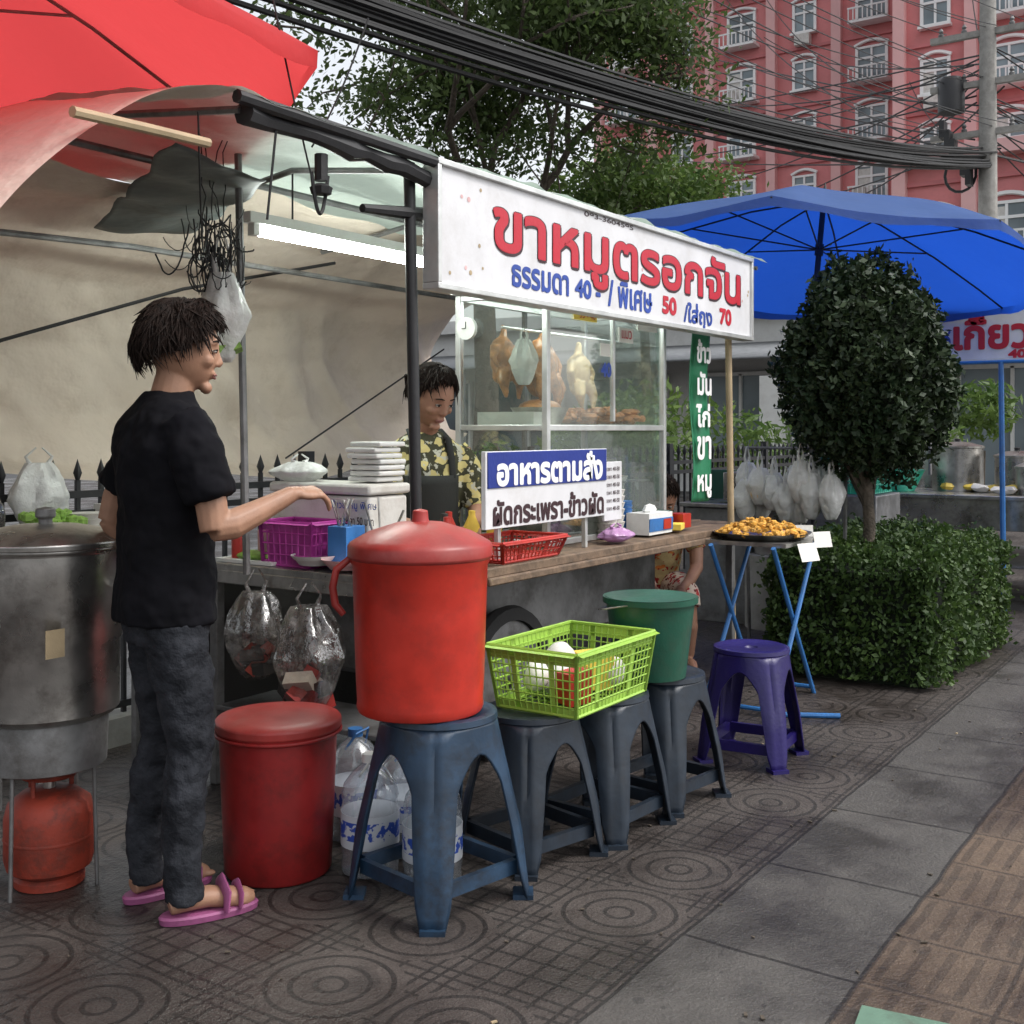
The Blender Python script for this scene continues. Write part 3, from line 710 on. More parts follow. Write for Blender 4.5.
b=basket((3.235,1.945,.465),.45,.29,.20,1.15,(20,13,7),0,.0028); b.obj('lime_basket',['lime'])
b=MB()
for (x,y,z,rx,ry,rz_,mi) in ((3.08,1.99,.56,.05,.04,.05,0),(3.13,1.88,.54,.07,.05,.06,1),(3.35,1.94,.55,.08,.08,.07,2),(3.27,2.02,.56,.07,.05,.08,3),(3.39,1.88,.53,.05,.04,.05,0),(3.19,1.97,.53,.08,.07,.05,3)):
    if mi in (1,2): b.box((x,y,z-.01),(rx*1.5,ry*1.3,rz_*1.7),mi,rz=x*20)
    else: b.ell((x,y,z),(rx,ry,rz_),mi,14)
b.jitter(.012,15); b.obj('groceries',['paper','red','yellow','foam'])
b=MB(); c=(3.70,1.90,.463)
b.lathe([(.0,.01),(.122,.01),(.122,0),(.127,0),(.162,.285),(.172,.287),(.172,.267),(.168,.267)],c,40,0)
b.lathe([(.120,.012),(.156,.283),(.162,.287)],c,40,0)
b.tube([(3.70-.17,1.90,.735),(3.70-.20,1.98,.72),(3.6,2.06,.70),(3.75,2.07,.70),(3.87,1.99,.72),(3.87,1.90,.735)],.003,5,1)
b.obj('green_bucket',['green','steel'])
def bottle(c,cap='white'):
    E=empty('water_bottle'); b=MB()
    b.lathe([(.07,0),(.085,.008),(.088,.03),(.084,.05),(.088,.07),(.088,.20),(.083,.22),(.088,.235),(.08,.27),(.05,.31),(.024,.33),(.022,.35)],c,28,0)
    b.obj('body',['bottle'],E)
    b=MB(); b.lathe([(.0895,.09),(.0895,.19)],c,28,0); b.obj('label',[label_mat],E)
    b=MB(); b.lathe([(.025,.335),(.025,.36),(0,.362)],c,16,0); b.tube([(c[0]-.05,c[1],c[2]+.3),(c[0]-.03,c[1]-.03,c[2]+.35),(c[0]+.03,c[1]-.03,c[2]+.36),(c[0]+.05,c[1],c[2]+.3)],.004,5); b.obj('cap',[cap],E)
t=NT('bottle_label'); g=t.n('ShaderNodeNewGeometry'); sp=t.n('ShaderNodeSeparateXYZ'); t.l(g.outputs['Position'],sp.inputs[0])
f=t.ramp(t.noise(38,2),.48,.51); band=t.math('LESS_THAN',t.math('ABSOLUTE',t.math('SUBTRACT',sp.outputs[2],.145)),.028)
label_mat=t.fin(t.pbr(t.mix(t.math('MULTIPLY',f,band),(.55,.58,.62),(.03,.08,.4)),.4).outputs[0])
bottle((2.645,2.315,.002)); bottle((2.66,2.085,.002)); bottle((2.83,2.33,.002),'bluepl'); bottle((2.84,2.55,.002),'bluepl'); bottle((3.02,2.42,.002))

# pot, burner and gas cylinder
b=MB(); c=(2.05,3.08,0)
b.lathe([(.19,.50),(.20,.505),(.212,.52),(.214,.72),(.22,.728),(.222,.99),(.232,1.0),(.228,1.01)],c,44,0)
b.lathe([(.235,1.005),(.236,1.022),(.2,1.045),(.1,1.065),(0,1.07)],c,44,0)
b.lathe([(.02,1.065),(.02,1.085),(.03,1.09),(.028,1.115),(0,1.12)],c,14,1)
for sg in (-1,1):
    x=c[0]+sg*.225*.57; y=c[1]-sg*.225*.83
    b.tube([(x-.03,y-.03,.88),(x-.01+sg*.03,y-.03-sg*.04,.885),(x+.03+sg*.03,y+.0-sg*.04,.885),(x+.04,y+.02,.88)],.009,6,0)
b.obj('stainless_stock_pot',['steel','steeldk'],bevel=.003)
b=MB()
b.lathe([(.165,.35),(.175,.355),(.180,.48),(.175,.498),(.165,.498),(.16,.36)],c,36,0)
for k in range(4):
    a=k*math.pi/2+.4; b.tube([(c[0]+.16*math.cos(a),c[1]+.16*math.sin(a),.36),(c[0]+.17*math.cos(a),c[1]+.17*math.sin(a),0)],.006,6,0)
b.box((1.93,2.855,.75),(.06,.002,.08),1)
b.obj('burner_stand',['steeldk','bamboo'])
b=MB(); g0=(2.05,3.06,.002)
b.lathe([(.09,0),(.10,.0),(.10,.02),(.09,.03),(.12,.05),(.128,.08),(.128,.20),(.118,.24),(.08,.27),(.03,.28)],g0,32,0)
b.tube([(g0[0]+.075*math.cos(R(k*15)),g0[1]+.075*math.sin(R(k*15)),.325) for k in range(21)],.008,6,0)
for a in (0,100,200): b.tube([(g0[0]+.075*math.cos(R(a)),g0[1]+.075*math.sin(R(a)),.26),(g0[0]+.075*math.cos(R(a)),g0[1]+.075*math.sin(R(a)),.325)],.007,6,0)
b.lathe([(.018,.27),(.018,.31),(.028,.31),(.028,.33),(0,.332)],g0,12,1)
b.lathe([(.1285,.135),(.130,.14),(.1285,.145)],g0,32,0)
b.obj('gas_cylinder',['rust','steel'])
b=MB()
for k in range(40): b.ell((2.42+random.uniform(-.09,.09),3.6+random.uniform(-.08,.08),.98+random.uniform(0,.08)),(.03,.02,.02),0,6,rz=random.random()*3)
b.box((2.62,3.65,.93),(.7,.34,.03),1)
b.box((2.78,3.66,1.0),(.16,.16,.10),1); b.box((2.78,3.66,1.06),(.17,.17,.02),1)
for k in range(4): b.lathe([(.05,0),(.07,.04),(.072,.042)],(2.58,3.62,.946+.02*k),14,1)
for dx in (-.3,.3):
    for dy in (-.13,.13): b.box((2.62+dx,3.65+dy,.46),(.03,.03,.92),2)
b.obj('vegetable_stand',['cabbage','foam','steeldk'])

# folding table with fried food
b=MB(); tc=(5.42,2.16)
b.box((tc[0],tc[1],.80),(.46,.42,.02),0)
b.tube([(5.12,2.02,.0),(5.30,1.98,.28),(5.68,1.98,.79)],.012,8,1); b.tube([(5.72,2.0,.0),(5.5,2.0,.3),(5.16,2.0,.79)],.012,8,1)
b.tube([(5.12,2.34,.0),(5.68,2.32,.79)],.012,8,1); b.tube([(5.72,2.32,.0),(5.16,2.32,.79)],.012,8,1)
b.tube([(5.12,2.02,.03),(5.12,2.34,.03)],.011,8,1); b.tube([(5.72,2.0,.03),(5.72,2.32,.03)],.011,8,1)
b.tube([(5.12,2.02,.012),(5.28,1.72,.012)],.012,8,1)
b.obj('folding_table',['steel','bluepl'])
b=MB(); b.lathe([(.0,.0),(.2,0),(.24,.03),(.243,.032),(.2,.008),(0,.006)],(tc[0],tc[1],.812),36,0); b.obj('round_tray',['steel'])
b=MB()
for k in range(170):
    a=random.random()*6.28; rr=.22*math.sqrt(random.random()); z=.83+.07*(1-(rr/.23)**2)*random.uniform(.6,1.1)
    b.ell((tc[0]+rr*math.cos(a),tc[1]+rr*math.sin(a),z),(random.uniform(.015,.032),random.uniform(.012,.02),random.uniform(.008,.014)),0,7,rz=random.random()*3,ry=random.uniform(-.5,.5))
b.jitter(.006,45); b.obj('fried_snacks',['fried'])
b=MB()
b.box((5.36,1.90,.76),(.13,.002,.09),0,rz=R(-20),rx=R(-20)); b.box((5.62,1.92,.80),(.11,.002,.08),0,rz=R(-30),rx=R(-15)); b.box((5.72,2.05,.82),(.09,.002,.08),0,rz=R(-60),rx=R(-15))
b.obj('price_tags',['paper'])

E=empty('row_of_filled_bags')
b=MB(); b.tube([(6.55,2.1,1.24),(6.75,2.8,1.24)],.01,6); b.tube([(6.57,2.12,0),(6.55,2.1,1.24)],.012,6); b.tube([(6.77,2.78,0),(6.75,2.8,1.24)],.012,6)
b.obj('rail',['steeldk'],E)
for k in range(14):
    f=(k%7)/6; bag('bag',(6.5+.2*f+random.uniform(-.03,.03)-.1*(k//7),2.16+.58*f+random.uniform(-.03,.03),.86+.06*math.sin(k*2.3)),.085,.075,.24+.03*math.sin(k),'bagw',20+k,.10,E,fill=['foam' if k%3 else 'pale'],rough=.9,liquid=True)

# ------------------------------------------------------------ umbrellas
def umbrella(name,c,rad,zr,za,mt,ribs,tilt=(0,0),val=.07,rot0=0,n=8):
    E=empty(name); T=Matrix.Translation((c[0],c[1],zr))@Matrix.Rotation(tilt[0],4,'X')@Matrix.Rotation(tilt[1],4,'Y')@Matrix.Rotation(rot0,4,'Z')
    b=MB(T); H=za-zr; seg=10; vs=[];fs=[]
    rows=[i/12 for i in range(13)]
    def pt(th,p):
        ph=(th%(2*math.pi/n))/(2*math.pi/n); s_=math.sin(ph*math.pi)
        rr=rad*p*(1-.075*s_*p); z=H*(1-p**1.5)-.045*s_*p*rad*.6
        return (rr*math.cos(th),rr*math.sin(th),z)
    N=n*seg
    for p in rows:
        for j in range(N): vs.append(pt(2*math.pi*j/N,p))
    for j in range(N):
        q=pt(2*math.pi*j/N,1); vs.append((q[0]*1.0,q[1]*1.0,q[2]-val-.01*math.sin(j*1.3)))
    for i in range(len(rows)):
        for j in range(N):
            a=i*N+j;d=i*N+(j+1)%N; fs.append((a,d,d+N,a+N))
    b.add(vs,fs); b.jitter(.012,3); b.obj('canopy',[mt],E,ang=60)
    b=MB(T)
    for k in range(n):
        th=2*math.pi*k/n; b.tube([tuple(Vector(pt(th,p))-Vector((0,0,.012))) for p in (0.02,.3,.6,.85,1.0)],.007,5)
        q=Vector(pt(th,.55)); b.tube([(0,0,H*.25),tuple(q-Vector((0,0,.02)))],.006,5)
    b.lathe([(.03,0),(.03,.08)],(0,0,H*.25-.04),10); b.lathe([(.0,.12),(.015,.06),(.02,-.03)][::-1],(0,0,H),10)
    b.tube([(0,0,H),(0,0,-.3)],.02,10)
    b.obj('ribs',[ribs],E)
    b=MB(); p0=T@Vector((0,0,-.3)); b.tube([p0,(p0.x,p0.y,.05)],.02,10); b.lathe([(.25,0),(.25,.05),(.05,.09),(.03,.3)],(p0.x,p0.y,.002),20); b.obj('pole',[ribs],E)
    return E
umbrella('blue_umbrella',(7.80,2.70),1.68,2.49,2.98,'umb','black',(R(3),R(7)),val=.05,rot0=R(10))
umbrella('red_umbrella',(1.58,3.54),1.47,2.47,3.0,'umr','steeldk',(R(0),R(0)),val=.05,rot0=R(-8))

# ------------------------------------------------------------ neighbour stall
b=MB()
b.box((10.2,2.05,.83),(1.9,1.75,.03),0); b.box((9.3,2.05,.70),(.02,1.7,.24),0); b.box((10.2,1.2,.70),(1.8,.02,.24),0)
for dx in (9.33,11.1):
    for dy in (1.22,2.88): b.box((dx,dy,.41),(.05,.05,.82),1)
b.box((10.2,2.05,.3),(1.7,1.6,.02),1)
b.obj('steel_work_table',['steel','steeldk'],bevel=.004)
b=MB(); b.lathe([(.16,0),(.24,.17),(.25,.175),(.235,.17),(.15,.01),(0,.01)],(9.62,2.68,.847),30,0); b.obj('green_basin',['teal'])
b=MB()
for k in range(12): b.ell((9.45+random.random()*.4,1.45+random.random()*.9,.87+random.random()*.03),(.08,.06,.035),random.choice([1,1,2]),8,rz=random.random()*3)
b.jitter(.03,9); b.obj('wrapped_noodle_packs',['bagw','foam','yellow'])
b=MB()
for (x,y,r_,h_) in ((9.95,2.25,.2,.35),(9.9,1.78,.17,.28),(9.6,1.62,.12,.2),(10.5,2.6,.18,.3)):
    b.lathe([(r_,0),(r_,h_),(r_+.01,h_+.005),(r_+.01,h_+.02),(r_*.5,h_+.05),(0,h_+.06)],(x,y,.847),28,0); b.lathe([(.02,h_+.05),(.025,h_+.08),(0,h_+.085)],(x,y,.847),10,1)
b.obj('cooking_pots',['steel','black'])
b=MB()
for k in range(8): b.lathe([(.035,0),(.037,.14),(.015,.19),(.015,.22),(0,.222)],(9.4+.06*k,1.35+.03*(k%3),.847),12,k%3)
b.obj('condiment_bottles',['red','yellow','dark'])
b=MB(); b.box((9.30,1.30,2.12),(.03,2.0,.46),0); b.box((9.28,1.30,1.885),(.05,2.0,.02),1); b.box((9.28,1.30,2.355),(.05,2.0,.02),1)
S=b.obj('noodle_sign',['sign','alu'])
btext('ห',(9.28,2.24,1.99),FL,'tblue',S,bold=.006,height=.13,width=.07)
btext('เกี๊ยว',(9.28,2.15,1.98),FL,'tred',S,bold=.008,height=.26,width=.54)
btext('40',(9.28,1.73,1.90),FL,'tred',S,bold=.005,height=.06,width=.12)
b=MB(); b.tube([(9.1,1.73,0),(9.1,1.75,1.86)],.02,8,0); b.tube([(9.1,.3,0),(9.1,.3,2.3)],.02,8,0); b.tube([(9.1,2.3,1.86),(9.1,.3,1.86)],.014,8,0)
b.tube([(9.25,2.3,1.0),(9.25,2.3,2.4)],.014,6,1)
b.obj('blue_pipe_frame',['bluepl','steeldk'])
b=MB(); b.lathe([(.14,0),(.17,.4),(.175,.41),(.16,.4),(.0,.38)],(7.5,2.9,.5),24,0); b.lathe([(.2,0),(.2,.5),(0,.5)],(7.5,2.9,0),20,1); b.obj('aluminium_bucket',['steel','conc'])
b=MB(); b.box((7.7,3.3,.40),(.5,.5,.8),0); b.box((7.7,3.3,.82),(.56,.56,.03),1); b.box((7.7,3.2,.95),(.3,.2,.2),1); b.box((8.1,3.6,.9),(.2,.3,.3),2)
b.obj('service_trolley',['steeldk','steel','green'],bevel=.005)
b=basket((8.3,2.6,.9),.5,.4,.25,1.1,(10,8,4),0,.006); b.obj('green_crate',['teal'])
b=MB(); b.box((8.3,2.6,.45),(.6,.5,.88),0); b.obj('crate_stand',['steeldk'],bevel=.01)
stool((9.9,.8,0),R(10),'redbin',.46); stool((10.8,.7,0),R(40),'redbin',.46)

# ------------------------------------------------------------ hedge and topiary
random.seed(5)
H=empty('hedge'); hx0,hx1,hy0,hy1,hz=6.02,7.85,1.44,2.45,.70
def hp(n):
    out=[]
    sx,sy,sz=hx1-hx0,hy1-hy0,hz
    areas=[sy*sz,sy*sz,sx*sz,sx*sz,sx*sy]; tot=sum(areas)
    for _ in range(n):
        q=random.random()*tot; u,v=random.random(),random.random()
        if q<areas[0]: p=Vector((0,u*sy,v*sz)); nn=Vector((-1,0,0))
        elif q<sum(areas[:2]): p=Vector((sx,u*sy,v*sz)); nn=Vector((1,0,0))
        elif q<sum(areas[:3]): p=Vector((u*sx,0,v*sz)); nn=Vector((0,-1,0))
        elif q<sum(areas[:4]): p=Vector((u*sx,sy,v*sz)); nn=Vector((0,1,0))
        else: p=Vector((u*sx,v*sy,sz)); nn=Vector((0,0,1))
        c=Vector((min(max(p.x,.16),sx-.16),min(max(p.y,.16),sy-.16),min(p.z,sz-.13)))
        d=(p-c); 
        if d.length>1e-4: p=c+d.normalized()*min(d.length,.14)
        k=mnoise.noise(p*3.5)*.08+mnoise.noise(p*11)*.05+random.gauss(0,.014)-.015
        if random.random()<.05: k+=random.random()*.07
        p=p+nn*k
        if p.z<.03: continue
        out.append((p.x+hx0,p.y+hy0,p.z))
    return np.array(out)
leaves('hedge_leaves',hp(36000),.0165,'leafh',H,.6)
b=MB(); b.box(((hx0+hx1)/2,(hy0+hy1)/2,.29),(hx1-hx0-.2,hy1-hy0-.2,.58)); b.obj('hedge_shade_core',['core'],H)  # plain near-black box, shade between the leaves put in as colour
Tp=empty('topiary_tree')
def tpts(n):
    out=[]
    for _ in range(n):
        d=Vector((random.gauss(0,1),random.gauss(0,1),random.gauss(0,1))).normalized()
        k=1+.18*mnoise.noise(d*2.2+Vector((5,0,0)))+.20*mnoise.noise(d*5)+.14*mnoise.noise(d*13)
        rr=k*(1-abs(random.gauss(0,.09)))
        if random.random()<.04: rr*=1+random.random()*.12
        w=.46*(1-.12*max(0,d.z)) 
        out.append((6.55+d.x*w*rr,1.97+d.y*w*rr,1.69+d.z*.61*rr))
    return np.array(out)
leaves('crown',tpts(26000),.023,'leafd',Tp,.5)
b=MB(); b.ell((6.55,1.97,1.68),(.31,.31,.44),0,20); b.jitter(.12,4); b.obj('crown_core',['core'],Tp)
b=MB(); b.tube([(6.52,1.97,0),(6.50,1.97,.5),(6.54,1.96,.8),(6.52,1.98,1.2),(6.55,1.97,1.6)],[.05,.04,.035,.03,.02],10)
for k in range(9):
    a=k*.7; b.tube([(6.53,1.97,.8+.05*k),(6.53+.15*math.cos(a),1.97+.15*math.sin(a),1.1+.04*k),(6.53+.28*math.cos(a),1.97+.28*math.sin(a),1.45)],[.018,.014,.006],6)
b.obj('trunk',['bark'],Tp)

# ------------------------------------------------------------ trees
def tree(name,base,H0,spread,seed,nl,lsize,lm,levels=4,trunk=.22,lean=(0,0),clr=.55,fork=.38,bl=.24,env=None,extra=0):
    random.seed(seed); np.random.seed(seed); E=empty(name); b=MB(); tips=[]
    def inside(p,k=1.0):
        if env is None: return True
        c,r=env; return sum(((p[i]-c[i])/(r[i]*k))**2 for i in range(3))<1
    def br(p,d,L,r,lv):
        pts=[p]; q=p; dd=d.copy(); k=5
        for i in range(k):
            dd=(dd+Vector((random.gauss(0,.12),random.gauss(0,.12),random.gauss(0,.08)+.03))).normalized()
            if not inside(q,.85) and lv<levels-1: dd=(dd+(Vector(env[0])-q).normalized()*.6).normalized()
            q=q+dd*L/k; pts.append(q)
        b.tube(pts,[r*(1-.45*i/k) for i in range(k+1)],8 if lv>2 else 5)
        if lv<=2: tips.extend([pts[-1],pts[3]])
        if lv==0: return
        for i in range(random.choice([2,3,3])):
            a=random.random()*6.28; s_=spread*random.uniform(.6,1.1)
            nd=(dd+Vector((math.cos(a)*s_,math.sin(a)*s_,random.uniform(-.35,.2)))).normalized()
            br(pts[-1] if i<2 else pts[3],nd,L*random.uniform(.62,.8),r*.55,lv-1)
    bp=Vector(base); tp=bp+Vector((lean[0],lean[1],H0*fork))
    b.tube([bp,bp.lerp(tp,.5)+Vector((.1,0,0)),tp],[trunk*1.25,trunk,trunk*.85],12)
    for i in range(4):
        a=i*1.6+random.random(); br(tp,Vector((math.cos(a)*.75,math.sin(a)*.75,.7)).normalized(),H0*bl,trunk*.5,levels-1)
    if env and extra:
        for k in range(extra):
            d=Vector((random.gauss(0,1),random.gauss(0,1),random.gauss(0,1))).normalized()*random.uniform(.45,.98)
            p=Vector((env[0][0]+d.x*env[1][0],env[0][1]+d.y*env[1][1],env[0][2]+d.z*env[1][2]))
            q=min(tips,key=lambda t:(t-p).length); b.tube([q,q.lerp(p,.5)+Vector((0,0,.08)),p],[.018,.012,.005],5); tips.append(p)
            tips.append(p)
    b.obj('trunk_and_limbs',['bark'],E)
    T=np.array([tuple(t) for t in tips if inside(t,1.05)]); idx=np.random.randint(0,len(T),nl)
    P=T[idx]+np.random.normal(size=(nl,3))*np.array([clr,clr,clr*.5])*.5
    leaves('foliage',P,lsize,lm,E,.45)
    return E
tree('street_tree',(11.6,8.3,0),8.6,.8,11,44000,.050,'leaf',5,.15,fork=.42,clr=.55,bl=.20,env=((11.6,8.3,6.1),(2.8,2.8,2.7)),extra=100)
tree('street_tree',(15.2,7.9,0),5.6,.8,29,12000,.055,'leafy',4,.08,fork=.5,clr=.5,bl=.2,env=((15.2,8.1,4.7),(1.8,1.8,1.2)),extra=25)
random.seed(9)
E=empty('shrubs'); P=[]
for (x,y,z,r) in ((8.6,5.0,1.1,.45),(9.4,5.3,1.25,.5),(10.3,5.6,1.3,.5),(11.5,6.0,1.4,.6),(8.0,4.7,.8,.4),(12.8,5.6,1.2,.6),(14.0,5.0,1.1,.6),(13.5,3.4,1.2,.4),(14.5,3.0,1.6,.4),(7.2,5.0,.9,.4)):
    for k in range(700):
        d=Vector((random.gauss(0,1),random.gauss(0,1),random.gauss(0,1))).normalized()*r*random.uniform(.5,1.15); P.append((x+d.x,y+d.y,max(.1,z+d.z*.8)))
leaves('shrub_leaves',np.array(P),.07,'leafy',E,.3)
b=MB()
for (x,y) in ((8.6,5.0),(9.4,5.3),(10.3,5.6),(11.5,6.0),(12.8,5.6),(14.0,5.0),(13.5,3.4),(14.5,3.0),(8,4.7),(7.2,5)):
    for k in range(4): b.tube([(x,y,0),(x+random.uniform(-.2,.2),y+random.uniform(-.2,.2),1.1)],[.02,.01],5)
b.obj('shrub_stems',['bark'],E)

# ------------------------------------------------------------ buildings
M['pinkw']=mat('pink_render',(.62,.22,.22),.8,var=.12,scale=.4,dirt=.3,dirtcol=(.45,.17,.17))
M['pinkl']=mat('pale_pink_trim',(.72,.42,.41),.8,var=.08,scale=.6)
M['pinkd']=mat('deep_pink_render',(.54,.18,.185),.8,var=.1,scale=.5)
M['win']=mat('window_glass',(.16,.20,.22),.15,0,var=.6,scale=.35,bs=0)
M['whitew']=mat('white_render',(.6,.6,.58),.8,var=.1,scale=.7,dirt=.3,dirtcol=(.35,.33,.3))
M['whiteb']=mat('white_building_trim',(.8,.8,.79),.7,var=.05,scale=.7)
M['awn']=mat('grey_awning',(.2,.21,.22),.6)
def apartment(name,s0,ra,rb,floors,fh=3.0,depth=14,bay=3.3):
    E=empty(name); b=MB(); H=floors*fh+1.2
    b.box((s0+depth/2,(ra+rb)/2,H/2-.1),(depth,rb-ra,H+.2),0)
    b.obj('walls',['pinkw'],E)
    b=MB(); n=int((rb-ra)/bay); bw=(rb-ra)/n
    for i in range(n+1):
        y=ra+i*bw
        b.box((s0-.2,y,H/2),(.4,.5,H),0)
    for fl in range(floors+1):
        b.box((s0-.06,(ra+rb)/2,fl*fh+.35),(.12,rb-ra,.16),1)
    b.box((s0-.3,(ra+rb)/2,H+.1),(.7,rb-ra+.6,.5),0)
    b.obj('pilasters_and_bands',['pinkl','pinkd'],E)
    b=MB()
    for i in range(n):
        y=ra+(i+.5)*bw
        for fl in range(floors):
            z=fl*fh+1.9; typ=(i%2==0)
            w,h=(1.5,1.7) if typ else (1.15,1.45)
            b.box((s0-.03,y,z),(.1,w,h),1)
            if (i*3+fl*5)%4==0: b.box((s0-.085,y+w*.24,z-.05),(.02,w*.42,h-.2),2)
            for sg in (-1,1): b.box((s0-.08,y+sg*w/2,z),(.14,.14,h+.14),0)
            for zz in (z-h/2,z+h/2,z+h*.18): b.box((s0-.085,y,zz),(.12,w-.15,.11),0)
            b.box((s0-.085,y,z),(.11,.10,h-.12),0)
            pts=[(s0-.14,y-(w/2+.12)+(w+.24)*k/8,z+h/2+.12+.22*math.sin(math.pi*k/8)) for k in range(9)]
            b.tube(pts,.09,5,0)
            if typ:
                b.box((s0-.45,y,z-h/2-.12),(.85,w+.5,.14),0)
                b.box((s0-.85,y,z-h/2+.55),(.06,w+.5,.08),0)
                for k in range(9): b.box((s0-.85,y-(w+.4)/2+(w+.4)*k/8,z-h/2+.22),(.05,.05,.62),0)
                if (i*7+fl*3)%4==0: b.box((s0-.5,y+.5,z-h/2+.25),(.35,.7,.5),2)
            else:
                b.box((s0-.2,y,z-h/2-.11),(.35,w+.25,.12),0)
                if (i*5+fl)%3==0: b.box((s0-.35,y,z-h/2-.5),(.4,.8,.55),2)
    b.obj('windows_and_balconies',['whiteb','win','foam'],E)
    b=MB()
    for fl in range(floors):
        for k in range(3):
            x=s0+2.2+k*4; z=fl*fh+1.9
            if x>s0+depth-1: continue
            for yy,sg in ((ra,-1),(rb,1)):
                b.box((x,yy+sg*.03,z),(1.2,.1,1.4),1)
                for q in (-1,1): b.box((x+q*.6,yy+sg*.07,z),(.09,.1,1.48),0)
                for zz in (z-.7,z+.7): b.box((x,yy+sg*.07,zz),(1.11,.1,.09),0)
    b.obj('side_windows',['whiteb','win'],E)
    return E
apartment('pink_apartment_building',58,15.5,33,12)
apartment('pink_apartment_building',52,-4,14.2,13,bay=3.0)
apartment('pink_apartment_building',44,2,12,3,fh=3.4,depth=7.5,bay=2.5)
E=empty('shop_building'); b=MB()
b.box((26,11,2.0),(6,16,4.2),0); b.box((22.9,11,3.9),(.4,16.4,.3),0)
b.obj('walls',['whitew'],E)
b=MB()
for k in range(6):
    y=4.2+k*2.7; b.box((22.97,y,1.4),(.1,1.9,2.3),0); b.box((22.9,y,1.4),(.1,.06,2.3),1); b.box((22.9,y,2.55),(.1,1.95,.08),1); b.box((22.9,y-.95,1.4),(.1,.06,2.38),1); b.box((22.9,y+.95,1.4),(.1,.06,2.38),1)
b.obj('shopfronts',['win','white'],E)
b=MB()
b.add([(23,3,3.2),(23,18,3.2),(20.8,18,2.75),(20.8,3,2.75)],[(0,1,2,3)]); 
for k in range(7): b.tube([(20.9,3+k*2.5,0),(20.9,3+k*2.5,2.76)],.05,6)
b.obj('awning',['awn'],E,solid=.05)
b=MB(); b.box((17,5.6,1.1),(.1,2.4,2.2),0)
for y in (4.5,5.1,5.7,6.3): b.box((16.93,y,1.2),(.05,.05,1.6),1)
b.obj('white_gate',['white','steeldk'],None)
E=empty('distant_trees'); random.seed(31); P=[]
for k in range(40):
    x=random.uniform(34,42); y=random.uniform(-14,60); z=random.uniform(1.5,4.0); r=random.uniform(1.5,2.4)
    for j in range(260):
        d=Vector((random.gauss(0,1),random.gauss(0,1),random.gauss(0,1))).normalized()*r*random.uniform(.6,1.1); P.append((x+d.x,y+d.y,max(.1,z+d.z)))
leaves('foliage_mass',np.array(P),.28,'leaf',E,.5)

# utility pole and cables
E=empty('utility_pole'); b=MB(); px,py=24.2,4.9
b.tube([(px,py,0),(px,py,11)],[.22,.15],10,0)
for z in (7.3,8.3,9.3): b.box((px,py,z),(.12,2.2,.12),0)
for z in (7.3,8.3,9.3):
    for k in range(5): b.lathe([(.05,0),(.06,.05),(.03,.08),(.05,.12),(.02,.18)],(px,py-.9+k*.45,z+.06),8,1)
b.obj('pole',['conc','steeldk'],E)
b=MB(); b.lathe([(.0,0),(.26,0),(.26,.6),(.2,.7),(0,.7)],(px,py+.7,7.8),18,0)
for k in range(6): b.box((px-.25,py+.3+k*.1,6.4+.2*k),(.3,.1,.35),0)
b.obj('transformer',['black'],E)
b=MB(); random.seed(12)
def cab(p,q,sag,rad=.012,n=26):
    p,q=Vector(p),Vector(q); b.tube([p.lerp(q,i/n)+Vector((0,0,-sag*4*(i/n)*(1-i/n))) for i in range(n+1)],rad,5)
for k in range(30):
    g1=random.uniform(-.13,.13)
    cab((px,py+random.uniform(-.2,.2),6.8+g1*1.6),(-18,8.5+random.uniform(-.2,.2),6.8+random.uniform(-.1,.1)),2.00+random.uniform(-.12,.12),random.uniform(.012,.026),60)
for k in range(12):
    cab((px,py+random.uniform(-1,1),7.4+random.choice([0,1,2])),(-16,9+random.uniform(-1,1),8.2+random.uniform(-.4,1.6)),1.3+random.random()*.6,.009,50)
for k in range(22):
    cab((px,py+random.uniform(-.4,.4),7.2+random.uniform(-.5,2)),(58+random.uniform(-8,0),16+random.uniform(-6,20),random.uniform(10,26)),random.uniform(.2,1.4),.02)
for k in range(14):
    cab((px,py,7+random.uniform(-.3,2.2)),(50+random.uniform(0,10),-6+random.uniform(-4,14),random.uniform(8,12)),random.uniform(.3,1.6),.016)
b.tube([(px-.1,py+.5+.3*math.cos(R(a)),6.5+.35*math.sin(R(a))) for a in range(0,361,24)],.03,6)
b.obj('overhead_cables',['cable'])

